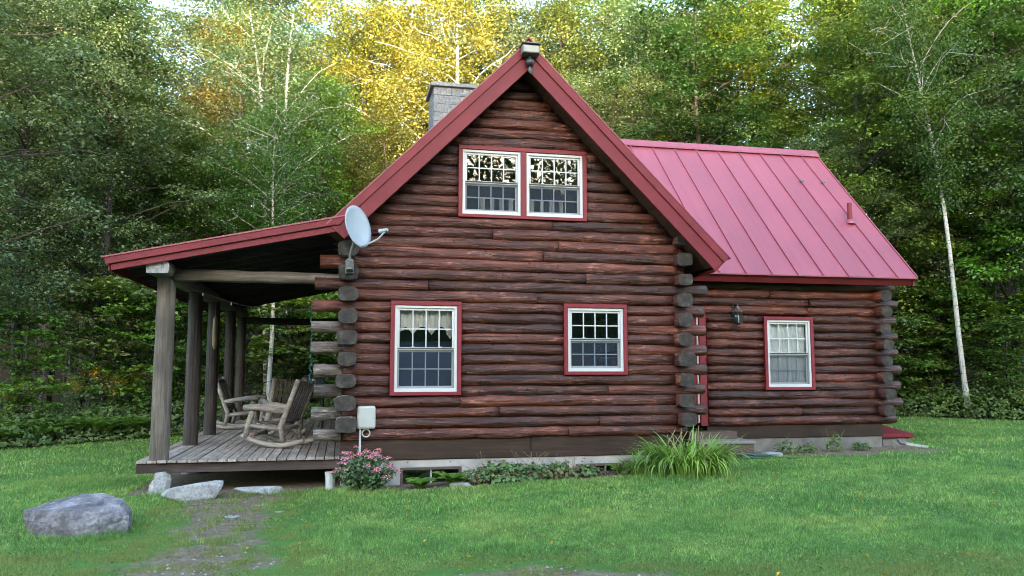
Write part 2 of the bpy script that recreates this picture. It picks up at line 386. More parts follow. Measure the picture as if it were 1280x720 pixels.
def dirt(x, y):
    p = np.interp(y, [-6, -4.2, -2.6, -1.3, -0.4], [-1.35, -1.25, -1.15, -1.35, -1.35])
    wd = np.interp(y, [-6, -4.2, -2.6, -1.3, -0.4], [0.95, 0.85, 0.78, 0.80, 0.90])
    d = np.clip(1.25 - np.abs(x - p) / wd + 0.22 * vnoise(x, y, 3, 21) + 0.2 * vnoise(x, y, 7, 22), 0, 1) * np.clip((0.1 - y) / 0.3, 0, 1) * np.interp(y, [-4.5, -2.5, -1.0, 0], [0.68, 0.74, 0.78, 0.78])
    bl = -4.98 - 0.33 * x                             # where the gravel drive meets the lawn
    g = np.clip((bl + 0.50 - 0.32 * np.abs(x - 1.7) - y + 0.20 * vnoise(x, y, 3, 9)) / 0.5, 0, 1) * 0.72
    bed = ((x > 0.6) & (x < 5.4) & (y > -0.62) & (y < 0.3)) * 0.9
    bed = np.maximum(bed, ((x > 7.1) & (x < 11.0) & (y > 0.75 + 0.12 * vnoise(x, y, 3, 4)) & (y < 2)) * 0.85)
    deck = ((x > -2.9) & (x < 0.6) & (y > -0.12) & (y < 9.2)) * 1.0
    return np.maximum.reduce([d, g, bed, deck])

def nonuni(a, b, fa, fb, step):
    core = np.arange(a, b, step); left = [a]; st = step
    while left[-1] > fa: st *= 1.25; left.append(left[-1] - st)
    right = [core[-1]]; st = step
    while right[-1] < fb: st *= 1.25; right.append(right[-1] + st)
    return np.concatenate([np.array(left[1:])[::-1], core, np.array(right[1:])])
gx = nonuni(-9, 19, -600, 600, 0.14); gy = nonuni(-8, 13, -600, 600, 0.14)
X, Y = np.meshgrid(gx, gy); Z = height(X, Y)
nx, ny = len(gx), len(gy); idx = np.arange(nx * ny).reshape(ny, nx)
gf = np.stack([idx[:-1, :-1], idx[:-1, 1:], idx[1:, 1:], idx[1:, :-1]], -1).reshape(-1, 4)
gme = np_mesh('ground', np.stack([X, Y, Z], -1).reshape(-1, 3), gf)
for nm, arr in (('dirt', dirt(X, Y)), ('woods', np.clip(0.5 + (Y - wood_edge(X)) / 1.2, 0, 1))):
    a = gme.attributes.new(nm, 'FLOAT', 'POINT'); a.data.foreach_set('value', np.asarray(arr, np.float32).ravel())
ground = link('ground', gme, M['ground'], smooth=True)
tag(ground, 'sloping mown lawn with bare dirt patches and dark forest floor', 'ground', kind='structure')

# unseen rise added behind the camera, shaped to keep the yard in evening shade
hx = np.linspace(-170, 170, 70); hy = np.linspace(-150, -58, 24)
HX, HY = np.meshgrid(hx, hy)
prof = np.clip((-58 - HY) / 26, 0, 1); prof = prof * prof * (3 - 2 * prof)
HZ = prof * (22.6 + 0.7 * vnoise(HX, HY * 0, 0.11, 41) + 0.6 * vnoise(HX, HY * 0, 0.5, 42) + np.clip((HX + 3) * 0.5, -0.3, 2.4)) - 0.6
hidx = np.arange(HX.size).reshape(HX.shape)
hf = np.stack([hidx[:-1, :-1], hidx[:-1, 1:], hidx[1:, 1:], hidx[1:, :-1]], -1).reshape(-1, 4)
shade_hill = link('shade_hill', np_mesh('shade_hill', np.stack([HX, HY, HZ], -1).reshape(-1, 3), hf), m_plain('shade_slope', (0.035, 0.055, 0.02), 0.95, var=0.5, scale=0.6), smooth=True)
tag(shade_hill, 'unseen rise added behind the camera to shade the yard', 'shade_hill', kind='structure')

# ------------------------------------------------------------------ the log cabin
cabin = empty('log_cabin', (0, 0, 0), label='red-brown log cabin with steep red metal roof, covered side porch and lower wing', cat='cabin')

def log_mesh(L, a, b, seed, n=12, square=0.0, step=0.2, endmat=(1, 1), taper=0.0, clip=(0, 0)):
    """a log along local +X: half height a, half depth b, uneven like a peeled trunk"""
    r = np.random.default_rng(seed); k = max(3, int(L / step) + 1)
    s = np.linspace(0, L, k)
    th = np.arange(n) * 2 * np.pi / n + np.pi / n
    n1 = sum(r.uniform(0.4, 1) * np.sin(s * 2 * np.pi / r.uniform(0.6, 3.0) + r.uniform(0, 6.3)) for _ in range(4)) * 0.036
    S, T = np.meshgrid(s, th, indexing='ij')
    n2 = sum(r.uniform(0.3, 1) * np.cos(q * T + r.uniform(0, 6.3)) * np.sin(S * 2 * np.pi / r.uniform(0.35, 1.8) + r.uniform(0, 6.3)) for q in (1, 2, 3, 4, 5)) * 0.034
    for _ in range(int(r.integers(0, 2 + int(L / 1.6)))):      # knots swell the trunk
        s0, t0 = r.uniform(0, L), r.uniform(0, 6.28)
        n2 = n2 + 0.085 * np.exp(-((S - s0) / 0.06) ** 2 - ((np.angle(np.exp(1j * (T - t0)))) / 0.35) ** 2)
    rad = 1 + n1[:, None] + n2 + r.normal(0, 0.006, S.shape) + taper * (S / L - 0.5)
    cy, cz = np.cos(T), np.sin(T)
    if square:
        p = 2 + 4 * square; nr = (np.abs(cy) ** p + np.abs(cz) ** p) ** (1 / p); cy, cz = cy / nr, cz / nr
    bow = sum(r.normal(0, 0.006) * np.sin(s * np.pi * q / max(L, 2) + r.uniform(0, 6.3)) for q in (1, 2, 3))
    bow = np.clip(bow, -0.008, 0.008)
    Xc = S.copy()
    if clip[0]: Xc[0] += clip[0] * cz[0] * a                    # ends sawn on a slant under the roof
    if clip[1]: Xc[-1] += clip[1] * cz[-1] * a
    V = np.stack([Xc, cy * b * rad, cz * a * rad + bow[:, None]], -1).reshape(-1, 3)
    mb = MB(); mb.v = [tuple(v) for v in V.tolist()]
    for i in range(k - 1):
        for j in range(n):
            mb.f.append((i*n+j, i*n+(j+1)%n, (i+1)*n+(j+1)%n, (i+1)*n+j)); mb.mi.append(0)
    mb.f.append(tuple(range(n))[::-1]); mb.mi.append(endmat[0])
    mb.f.append(tuple(range((k-1)*n, k*n))); mb.mi.append(endmat[1])
    me = mb.mesh('log')
    sm = np.ones(len(me.polygons), bool); sm[-2:] = False
    me.polygons.foreach_set('use_smooth', sm)
    return me
SEED = [100]
def add_log(parent, x0, x1, y, z, a=0.092, b=0.115, axis='x', mats=None, name='log', **k):
    SEED[0] += 1
    if x1 - x0 < 0.05: return None
    me = log_mesh(x1 - x0, a, b, SEED[0], **k)
    mats = mats or [M['log'], M['end']]
    if axis == 'x': return link(name, me, mats, parent, loc=(x0, y, z))
    return link(name, me, mats, parent, loc=(y, x0, z), rot=(0, 0, R(90)))     # along +Y: x0,x1 are y values, y is x

W = 5.36; AP = 2.72; APZ = 6.82; UND = 6.40
pitches = [0.1585] * 13 + [0.166] * 8 + [0.1614] * 7 + [0.158] * 8
rows = []; z = 0.70
for p in pitches: rows.append((z, z + p)); z += p
openings = [(0.69, 1.76, 1.35, 2.7605), (3.38, 4.42, 1.651, 2.7605), (1.70, 3.77, 4.0885, 5.218)]

back = MB()
front_log_specs = []
for i, (z0, z1) in enumerate(rows):
    zc = (z0 + z1) / 2
    under = UND + 0.02 - zc
    lo, hi = -0.42, W + 0.42
    odd = i % 2 == 1                                # odd rows: the side wall logs run through to the front
    if zc < 3.30:
        if odd or i == 0 and False: lo, hi = (0.06, W - 0.10)
        elif i == 0: lo, hi = (-0.40, W + 0.06)
        else: lo += random.uniform(-0.05, 0.05); hi += random.uniform(-0.04, 0.06)
    else:
        lo = max(-0.44, AP - under) if not odd else max(0.06, AP - under)
        hi = min(W + 0.12 if odd else W + 0.05, AP + under)
    if hi - lo < 0.15: continue
    segs = [(lo, hi)]
    for (a0, a1, b0, b1) in openings:
        if b0 - 0.02 < zc < b1 + 0.02:
            segs = [s for q in segs for s in ((q[0], min(q[1], a0 + 0.03)), (max(q[0], a1 - 0.03), q[1])) if s[1] - s[0] > 0.04]
    # butt joints on the long unbroken rows
    out = []
    for (s0, s1) in segs:
        if s1 - s0 > 3.6:
            j = {0: 3.45, 1: 3.95, 2: 2.35, 3: 1.75, 13: 2.95, 14: 1.25, 15: 3.75, 17: 3.05, 18: 3.3, 19: 2.25, 20: 3.2, 4: 4.1}.get(i)
            if j: out += [(s0, j - 0.003), (j + 0.003, s1)]; continue
        out.append((s0, s1))
    for (s0, s1) in out:
        if s0 < -0.1 and zc < 2.65:                 # the exposed corner ends have weathered grey
            front_log_specs.append((s0, -0.005, zc, (z1 - z0) / 2, -1)); s0 = 0.0
        front_log_specs.append((s0, s1, zc, (z1 - z0) / 2, i))
    for (s0, s1) in segs:
        back.box(max(s0, 0.0), min(s1, W), 0.035, 0.20, z0, z1)
front_wall = back.build('front_wall', M['sill'], cabin)
for (s0, s1, zc, hh, i) in front_log_specs:
    hi_gable = zc > 3.6
    add_log(front_wall, s0, s1, 0.0 + random.uniform(-0.008, 0.012), zc, a=hh * random.uniform(1.10, 1.22), b=random.uniform(0.105, 0.122), square=0.10, endmat=(1 if s0 < 0 else 0, 0), mats=[M['glog'], M['end']] if i < 0 else None)

# side wall logs: their sawn ends show at the corners
def side_wall(name, x, label=None):
    mb = MB(); mb.box(x - 0.06, x + 0.06, 0.25, 8.9, 0.70, 3.55)
    sw = mb.build(name, M['sill'], cabin)
    for i in range(1, 18, 2):
        z0, z1 = rows[i]; zc = (z0 + z1) / 2
        pr = random.uniform(-0.36, -0.29) if x < 1 else random.uniform(-0.35, -0.27)
        if i >= 17 and x > 1: pr = -0.30
        add_log(sw, pr, 8.9, x + random.uniform(-0.02, 0.02), zc - (0.0 if i > 1 else 0.0), a=random.uniform(0.098, 0.112), b=random.uniform(0.13, 0.155) if x < 1 else random.uniform(0.115, 0.135), axis='y',
                mats=[M['glog'] if x < 1 else M['log'], M['end']], square=random.choice([0.3, 0.7, 1.0]), step=0.4, n=20, endmat=(1, 0))
    return sw
side_wall('left_wall', 0.05); rw = side_wall('right_wall', W)
add_log(rw, -0.28, 8.9, W - 0.02, rows[19][0] + 0.05, a=0.085, b=0.11, axis='y', square=0.3, step=0.4)
mb = MB(); mb.prism([(0, 0.7), (W, 0.7), (W, 3.6), (AP, 6.3), (0, 3.6)], 8.75, 8.9); mb.build('rear_wall', M['sill'], cabin)
mb = MB(); mb.box(0.1, W - 0.1, 0.3, 8.7, 0.62, 0.70); mb.build('floor', M['room'], cabin)
mb = MB(); mb.box(0.1, W - 0.1, 0.3, 8.7, 3.20, 3.26); mb.build('upper_floor', M['room'], cabin)
mb = MB(); mb.box(0.12, W - 0.12, 4.2, 4.25, 0.70, 3.20); mb.build('partition', M['room'], cabin)

# sill timbers and foundation
for x0, x1 in ((-0.02, 2.86), (2.868, W + 0.02)):
    MB().box(x0, x1, -0.035, 0.16, 0.395, 0.712).build('sill_timber', M['sill'], cabin, bevel=0.012)
fm = MB()
for (a, b, c, d) in ((0.02, 0.87, -0.3, 0.39), (0.87, 1.79, 0.285, 0.39), (0.87, 1.79, -0.3, -0.02), (1.79, 3.59, -0.3, 0.39), (3.59, 4.55, 0.275, 0.39), (3.59, 4.55, -0.3, 0.06), (4.55, W, -0.3, 0.39)):
    fm.box(a, b, -0.012, 0.22, c, d)
fm.box(0.0, 0.2, 0.23, 8.8, -0.3, 0.39); fm.box(W - 0.2, W, 0.23, 8.8, -0.3, 0.39); fm.box(0.2, W - 0.2, 8.6, 8.8, -0.3, 0.39)
foundation = fm.build('foundation', M['concrete'], cabin)
for hxp in (0.98, 1.62, 2.3, 3.72, 4.42, 3.0):
    MB().tube([(hxp, -0.0135, 0.355), (hxp, 0.01, 0.355)], 0.010, 8).build('anchor_hole', M['black'], foundation)
for (a, b, c, d) in ((0.87, 1.79, -0.02, 0.285), (3.59, 4.55, 0.06, 0.275)):
    t = MB(); f = 0.04
    t.box(a, b, -0.03, 0.05, d - f, d - 0.002).box(a, b, -0.03, 0.05, c, c + f).box(a, a + f, -0.03, 0.05, c + f, d - f).box(b - f, b, -0.03, 0.05, c + f, d - f)
    bw = t.build('basement_window', M['brown_paint'], cabin, bevel=0.004)
    MB().box((a+b)/2 - 0.012, (a+b)/2 + 0.012, -0.005, 0.02, c + f, d - f).build('mullion', M['screenwhite'], bw)
    MB().box(a + f, b - f, 0.022, 0.026, c + f, d - f).build('pane', M['glass'], bw)
    MB().box(a + f, b - f, 0.15, 0.16, c + f, d - f).build('backing', M['black'], bw)

# windows ---------------------------------------------------------------------
def pleat_sheet(x0, x1, z0, z1, y, amp, freq, nx=60, hem=None, nz=6):
    mb = MB(); r = random.Random(int(x0 * 100 + z0 * 10)); ph = [r.uniform(0, 6.3) for _ in range(3)]
    for j in range(nz):
        for i in range(nx):
            u = i / (nx - 1); x = x0 + (x1 - x0) * u
            zb = z0 if hem is None else z0 + hem(u)
            zz = z1 + (zb - z1) * j / (nz - 1)
            a = amp * (0.5 + 0.5 * j / (nz - 1))
            mb.v.append((x, y + a * (math.sin(freq * u + ph[0]) + 0.5 * math.sin(freq * 2.3 * u + ph[1])), zz))
    for j in range(nz - 1):
        for i in range(nx - 1):
            mb.f.append((j*nx+i, j*nx+i+1, (j+1)*nx+i+1, (j+1)*nx+i)); mb.mi.append(0)
    return mb
def glazed_unit(win, x0, x1, z0, z1, yf, split=0.52, curtain=None):
    """white vinyl double-hung unit: frame, two sashes of 4x2 panes, screen on the lower half"""
    f = 0.042; fr = MB(); y0, y1 = yf - 0.012, yf + 0.10
    fr.box(x0, x1, y0, y1, z1 - f, z1).box(x0, x1, y0, y1, z0, z0 + f + 0.012).box(x0, x0 + f, y0, y1, z0 + f + 0.012, z1 - f).box(x1 - f, x1, y0, y1, z0 + f + 0.012, z1 - f)
    fr.build('frame', M['white'], win, bevel=0.004)
    ix0, ix1, iz0, iz1 = x0 + f, x1 - f, z0 + f + 0.012, z1 - f
    zm = iz0 + (iz1 - iz0) * (1 - split)
    for half, (a, b, yy, mat) in enumerate(((zm, iz1, yf + 0.012, M['white']), (iz0, zm, yf + 0.050, M['screenwhite']))):
        s = MB(); w = 0.032; wb = 0.034
        s.box(ix0, ix1, yy, yy + 0.03, b - wb, b - 0.001).box(ix0, ix1, yy, yy + 0.03, a + 0.001, a + wb).box(ix0, ix0 + w, yy, yy + 0.03, a + wb, b - wb).box(ix1 - w, ix1, yy, yy + 0.03, a + wb, b - wb)
        s.build('sash', M['white'], win, bevel=0.003)
        gx0, gx1, gz0, gz1 = ix0 + w, ix1 - w, a + wb, b - wb
        m = MB(); t = 0.0085
        for k in (1, 2, 3):
            xx = gx0 + (gx1 - gx0) * k / 4; m.box(xx - t, xx + t, yy + 0.004, yy + 0.022, gz0, gz1)
        zz = (gz0 + gz1) / 2
        for k in range(4):
            m.box(gx0 + (gx1 - gx0) * k / 4 + t, gx0 + (gx1 - gx0) * (k + 1) / 4 - t, yy + 0.006, yy + 0.020, zz - t, zz + t)
        m.build('muntin', mat, win)
        for k in range(4):
            for q in range(2):
                p = MB(); a0 = gx0 + (gx1 - gx0) * k / 4; a1 = gx0 + (gx1 - gx0) * (k + 1) / 4; c0 = gz0 + (gz1 - gz0) * q / 2; c1 = gz0 + (gz1 - gz0) * (q + 1) / 2
                ty = random.uniform(-0.0015, 0.0015); tz = random.uniform(-0.0015, 0.0015)
                p.add([(a0, yy + 0.013 - ty, c0), (a1, yy + 0.013 + ty, c0), (a1, yy + 0.013 + ty + tz, c1), (a0, yy + 0.013 - ty + tz, c1)], [(0, 1, 2, 3)])
                p.build('pane', M['glass'], win)
    MB().box(ix0, ix1, yf + 0.012, yf + 0.034, zm - 0.006, zm + 0.030).build('meeting_rail', M['white'], win, bevel=0.003)
    for lx in (ix0 + (ix1 - ix0) * 0.27, ix0 + (ix1 - ix0) * 0.75):
        MB().box(lx - 0.025, lx + 0.025, yf + 0.006, yf + 0.02, zm + 0.030, zm + 0.046).build('sash_lock', M['white'], win)
    sc = MB(); sc.add([(ix0, yf + 0.030, iz0), (ix1, yf + 0.030, iz0), (ix1, yf + 0.030, zm - 0.008), (ix0, yf + 0.030, zm - 0.008)], [(0, 1, 2, 3)])
    sc.build('screen', M['screen'], win)
    if curtain == 'swag':
        pleat_sheet(ix0, ix1, iz1 - 0.40, iz1 + 0.02, yf + 0.15, 0.018, 46, hem=lambda u: 0.13 * abs(math.sin(u * math.pi * 3.0 + 0.5)) - 0.06 * (abs(u - 0.5) > 0.38)).build('curtain', M['cloth'], win, smooth=True)
        MB().box(ix0 - 0.1, ix1 + 0.1, yf + 0.5, yf + 0.9, z0 - 0.2, zm + 0.15).build('sofa_back', M['sofa'], win, bevel=0.08)
    if curtain == 'sheer':
        pleat_sheet(ix0, ix1, iz0, iz1 + 0.02, yf + 0.13, 0.012, 42).build('curtain', M['sheer'], win, smooth=True)
    if curtain == 'cafe':
        nst = 4
        for k in range(nst):
            cx = ix0 + (ix1 - ix0) * (0.36 + 0.18 * k if x0 < 2.5 else 0.10 + 0.19 * k)
            pleat_sheet(cx - 0.035, cx + 0.035, iz0, iz0 + 0.25, yf + 0.14, 0.012, 9, nx=14).build('curtain', M['cloth'], win, smooth=True)
def window(x0, x1, z0, z1, yf, units, label, curtain=None, tw=0.062):
    t = MB(); ya, yb = yf - 0.035, yf + 0.09
    t.box(x0, x1, ya, yb, z1 - tw, z1).box(x0, x1, ya, yb, z0, z0 + tw * 0.8).box(x0, x0 + tw, ya + 0.002, yb, z0 + tw * 0.8, z1 - tw).box(x1 - tw, x1, ya + 0.002, yb, z0 + tw * 0.8, z1 - tw)
    us = [(x0 + tw, x1 - tw)]
    if units == 2:
        xm = (x0 + x1) / 2; t.box(xm - 0.045, xm + 0.045, ya + 0.002, yb, z0 + tw * 0.8, z1 - tw); us = [(x0 + tw, xm - 0.045), (xm + 0.045, x1 - tw)]
    w = t.build('window', M['redtrim'], cabin, bevel=0.005); w['label'] = label
    for (a, b) in us: glazed_unit(w, a + 0.002, b - 0.002, z0 + tw * 0.8 + 0.002, z1 - tw - 0.002, yf, curtain=curtain)
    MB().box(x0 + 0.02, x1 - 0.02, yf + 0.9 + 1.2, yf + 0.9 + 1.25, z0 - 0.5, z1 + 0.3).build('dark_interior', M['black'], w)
window(0.69, 1.76, 1.35, 2.765, -0.095, 1, 'tall double-hung window with a white swag curtain', 'swag')
window(3.38, 4.42, 1.652, 2.765, -0.095, 1, 'short double-hung window with bare dark panes')
window(1.70, 3.77, 4.085, 5.222, -0.095, 2, 'paired gable windows reflecting treetops', 'cafe')
window(7.76, 8.79, 1.35, 2.73, 1.60, 1, 'double-hung window of the lower wing behind sheer curtains', 'sheer')

# main roof -------------------------------------------------------------------
yF, yB = -0.50, 9.3
RX, LX = 6.0, -0.25
rf = MB()
rf.prism([(AP, APZ - 0.02), (RX - 0.04, APZ - 0.02 - (RX - 0.04 - AP)), (RX - 0.24, APZ - 0.22 - (RX - 0.04 - AP)), (AP, UND)], yF + 0.04, yB)
main_roof = rf.build('main_roof', M['soffit'], cabin)
MB().prism([(AP, APZ - 0.02), (AP, UND), (LX + 0.23, UND - (AP - LX - 0.23)), (LX, APZ - 0.02 - (AP - LX))], yF + 0.04, yB).build('left_slope', M['soffit'], main_roof)
for s in (1, -1):                                   # metal covering with standing seams along the slope
    xe = RX + 0.03 if s > 0 else LX - 0.02
    k = 0; yy = yF - 0.03
    while yy < yB:
        y2 = min(yy + 0.53, yB + 0.02); ze = APZ - abs(xe - AP)
        pl = [(AP, APZ + 0.004), (xe, ze + 0.004), (xe, ze - 0.018), (AP, APZ - 0.018)]
        MB().prism(pl if s < 0 else pl[::-1], yy + 0.001, y2 - 0.001).build('roof_panel', M['roof'], main_roof)
        if y2 < yB: MB().prism([(AP, APZ + 0.03), (xe, ze + 0.03), (xe, ze), (AP, APZ)], y2 - 0.012, y2 + 0.012).build('seam', M['roof'], main_roof)
        yy = y2
MB().prism([(AP - 0.15, APZ - 0.115), (AP, APZ + 0.055), (AP + 0.15, APZ - 0.115), (AP + 0.15, APZ - 0.135), (AP, APZ + 0.02), (AP - 0.15, APZ - 0.135)], yF - 0.055, yB + 0.03).build('ridge_cap', M['red'], main_roof)
def rake(name, poly, y0, y1): return MB().prism(poly, y0, y1).build(name, M['red'], main_roof, bevel=0.004)
FB = 6.355
rake('fascia_board', [(AP + 0.001, APZ - 0.021), (AP + 0.001, FB), (RX - 0.235, FB - (RX - 0.235 - AP)), (RX, APZ - 0.021 - (RX - AP))], yF, yF + 0.038)
rake('fascia_board', [(AP - 0.001, APZ - 0.021), (LX, APZ - 0.021 - (AP - LX)), (LX + 0.235, FB - (AP - LX - 0.235)), (AP - 0.001, FB)], yF, yF + 0.038)
rake('rake_trim', [(AP + 0.001, APZ - 0.025), (AP + 0.001, APZ - 0.185), (RX - 0.075, APZ - 0.185 - (RX - 0.075 - AP)), (RX + 0.005, APZ - 0.025 - (RX + 0.005 - AP))], yF - 0.026, yF - 0.001)
rake('rake_trim', [(AP - 0.001, APZ - 0.025), (LX + 0.06, APZ - 0.025 - (AP - LX - 0.06)), (LX + 0.14, APZ - 0.185 - (AP - LX - 0.14)), (AP - 0.001, APZ - 0.185)], yF - 0.026, yF - 0.001)
MB().prism([(RX, APZ - 0.03 - (RX - AP)), (RX, APZ - 0.05 - (RX - AP)), (RX - 0.21, APZ - 0.26 - (RX - AP)), (RX - 0.235, APZ - 0.235 - (RX - AP))], yF + 0.04, yB).build('eave_fascia', M['red'], main_roof)
for k in range(11):                                 # soffit boards under the right rake
    pass
# chimney
chx0, chx1, chy0, chy1, chz = 1.80, 2.98, 4.55, 5.55, 7.82
chimney = MB().box(chx0 + 0.012, chx1 - 0.012, chy0 + 0.012, chy1 - 0.012, 5.4, chz - 0.01).build('chimney', M['mortar'], cabin)
zz = chz; q = 0
while zz > 5.6:
    z0 = zz - 0.19; off = 0.2 if q % 2 else 0.0
    xs = [chx0] + [chx0 + off + 0.39 * k for k in range(1 if off == 0 else 0, 4) if chx0 + 0.1 < chx0 + off + 0.39 * k < chx1 - 0.1] + [chx1]
    for a, b in zip(xs[:-1], xs[1:]):
        MB().box(a + 0.004, b - 0.004, chy0 - 0.002, chy0 + 0.1, z0 + 0.008, zz).build('block', M['block'], chimney, bevel=0.006)
    ys = [chy0 + 0.1, chy0 + 0.1 + (0.25 if q % 2 else 0.45), chy1]
    for a, b in zip(ys[:-1], ys[1:]):
        MB().box(chx0 - 0.001, chx0 + 0.1, a + 0.005, b - 0.004, z0 + 0.008, zz).build('block', M['block'], chimney, bevel=0.006)
    zz = z0; q += 1
MB().box(chx0 - 0.07, chx1 + 0.07, chy0 - 0.07, chy1 + 0.07, chz, chz + 0.085).build('cap', M['block'], chimney, bevel=0.012)

# porch roof, beams, posts, deck --------------------------------------------------
PX0, PZ0, PX1, PZ1 = -3.20, 3.27, 0.10, 3.985       # top plane from eave to main roof
def pz(x): return PZ0 + (PZ1 - PZ0) * (x - PX0) / (PX1 - PX0)
porch_roof = MB().prism([(PX0 + 0.05, pz(PX0 + 0.05) - 0.02), (PX0 + 0.05, pz(PX0 + 0.05) - 0.08), (PX1, PZ1 - 0.08), (PX1, PZ1 - 0.02)], yF + 0.04, yB).build('porch_roof', M['dark_wood'], cabin)
yy = yF - 0.04
while yy < yB:
    y2 = min(yy + 0.53, yB + 0.03)
    MB().prism([(PX0 - 0.03, pz(PX0 - 0.03) + 0.004), (PX0 - 0.03, pz(PX0 - 0.03) - 0.016), (PX1, PZ1 - 0.016), (PX1, PZ1 + 0.004)], yy + 0.001, y2 - 0.001).build('roof_panel', M['roof'], porch_roof)
    yy = y2
MB().prism([(PX0, PZ0 - 0.018), (PX0 + 0.02, PZ0 - 0.11), (-0.06, pz(-0.06) - 0.115), (-0.06, pz(-0.06) - 0.018)], yF - 0.024, yF + 0.012).build('rake_trim', M['red'], porch_roof, bevel=0.003)
MB().prism([(PX0 + 0.06, pz(PX0 + 0.06) - 0.02), (PX0 + 0.085, pz(PX0 + 0.085) - 0.205), (-0.05, pz(-0.05) - 0.215), (-0.05, pz(-0.05) - 0.02)], yF + 0.014, yF + 0.039).build('fascia_board', M['red'], porch_roof, bevel=0.003)
MB().prism([(PX0 + 0.02, PZ0 - 0.022), (PX0 + 0.045, PZ0 - 0.19), (PX0 + 0.06, PZ0 - 0.19), (PX0 + 0.055, PZ0 - 0.02)], yF + 0.04, yB).build('eave_fascia', M['red'], porch_roof)
yy = 0.5
while yy < 9:
    MB().prism([(PX0 + 0.1, pz(PX0 + 0.1) - 0.082), (PX0 + 0.1, pz(PX0 + 0.1) - 0.20), (-0.1, pz(-0.1) - 0.22), (-0.1, pz(-0.1) - 0.082)], yy, yy + 0.045).build('rafter', M['dark_wood'], porch_roof)
    yy += 0.61
add_log(cabin, -0.42, 9.2, -2.54, 3.145, a=0.095, b=0.16, axis='y', mats=[M['beam'], M['slab']], name='porch_beam', square=0.95, step=0.6)
add_log(cabin, -2.40, 0.02, 0.06, 3.09, a=0.085, b=0.09, mats=[M['beam'], M['end']], name='tie_beam', square=0.45)
add_log(cabin, -2.40, 0.0, 9.0, 2.95, a=0.085, b=0.09, mats=[M['dark_wood'], M['end']], name='tie_beam', square=0.3)
for k, py in enumerate((0.12, 2.35, 4.55, 6.85, 9.0)):
    pxx = -2.52 + (0.0, 0.03, 0.0, 0.02, 0.0)[k]; r0 = (0.132, 0.122, 0.118, 0.115, 0.112)[k]
    pts = [(pxx + random.uniform(-.004, .004), py, 0.462 + 2.60 * q / 8) for q in range(9)]
    p = MB(); p.tube(pts, [r0 * (1.0 - 0.035 * q / 8) * random.uniform(0.985, 1.015) for q in range(9)], 14, jit=0.012)
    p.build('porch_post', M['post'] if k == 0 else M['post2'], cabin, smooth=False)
deck = MB().box(-2.70, 0.02, 0.06, 9.1, 0.32, 0.425).build('porch_deck', M['rim'], cabin)
xx = -2.80; k = 0
while xx < -0.06:
    w = 0.135 + random.uniform(-0.004, 0.004); x2 = min(xx + w, 0.0)
    e = random.uniform(-0.035, 0.0); zt = 0.462 + random.uniform(-0.004, 0.004)
    brk = random.choice([2.4, 3.6, 4.8, 6.0])
    for a, b in ((e, brk), (brk + 0.006, 9.15)):
        MB().box(xx + 0.007, x2 - 0.005, a, b, 0.426, zt).build('deck_board', M['deck'], deck, bevel=0.005)
    xx = x2
MB().box(-2.80, 0.0, 0.03, 0.075, 0.285, 0.422).build('rim_joist', M['rim'], deck, bevel=0.004)
MB().box(-2.79, -2.74, 0.08, 9.1, 0.29, 0.422).build('rim_joist', M['rim'], deck, bevel=0.004)
for py in (0.12, 2.35, 4.55, 6.85, 9.0):
    p = MB(); zb = -0.12; p.tube([(-2.49 + random.uniform(-.03, .03), py, zb + (0.30 - zb) * q / 4) for q in range(5)], [0.165, 0.155, 0.14, 0.125, 0.115], 10, jit=0.10)
    p.build('stone_pier', M['slab'], cabin)

# lower wing -------------------------------------------------------------------------
AY = 1.70; AX0, AX1 = 5.44, 10.26
bk = MB(); aw_specs = []
z = 0.70; arows = []
for i in range(18): arows.append((z, z + 0.1585)); z += 0.1585
for i, (z0, z1) in enumerate(arows):
    zc = (z0 + z1) / 2
    if zc > 3.42: break
    odd = i % 2 == 1
    hi = AX1 - 0.08 if odd else AX1 + 0.38 + random.uniform(-0.05, 0.05)
    if i == 0: hi = AX1 + 0.26
    lo = 6.60 if zc < 2.80 else AX0
    segs = [(lo, hi)]
    if 1.35 < zc < 2.73: segs = [(lo, 7.79), (8.76, hi)]
    out = []
    for s0, s1 in segs:
        j = {1: 8.5, 3: 8.1, 4: 9.1, 13: 8.7, 14: 8.74, 15: 7.9}.get(i)
        if j and s1 - s0 > 2.5: out += [(s0, j - 0.003), (j + 0.003, s1)]
        else: out.append((s0, s1))
    aw_specs += [(s0, s1, zc, i) for s0, s1 in out]
    for s0, s1 in segs: bk.box(s0, min(s1, AX1), AY + 0.04, AY + 0.2, z0, z1)
wing_wall = bk.build('wing_front_wall', M['sill'], cabin)
for s0, s1, zc, i in aw_specs:
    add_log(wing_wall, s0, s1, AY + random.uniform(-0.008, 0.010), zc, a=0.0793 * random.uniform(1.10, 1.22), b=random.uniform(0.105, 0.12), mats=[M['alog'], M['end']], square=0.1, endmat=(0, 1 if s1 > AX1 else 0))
ws = MB().box(AX1 - 0.06, AX1 + 0.06, AY + 0.22, 7.2, 0.70, 3.5).build('wing_side_wall', M['sill'], cabin)
for i in range(1, 17, 2):
    z0, z1 = arows[i]
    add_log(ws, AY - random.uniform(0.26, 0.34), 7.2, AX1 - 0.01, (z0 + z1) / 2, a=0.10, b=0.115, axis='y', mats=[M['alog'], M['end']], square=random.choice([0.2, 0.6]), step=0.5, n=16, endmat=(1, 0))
for i in range(2, 17, 2):
    z0, z1 = arows[i]
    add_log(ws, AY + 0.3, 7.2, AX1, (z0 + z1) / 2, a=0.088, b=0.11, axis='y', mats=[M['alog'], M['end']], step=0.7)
MB().box(W + 0.1, AX1, 7.0, 7.15, 0.7, 3.5).build('wing_rear_wall', M['sill'], cabin)
MB().prism([(AY, 3.3), (7.1, 3.3), (4.4, 6.2)], AX1 - 0.1, AX1 + 0.04, axis='x').build('wing_gable', M['sill'], cabin)
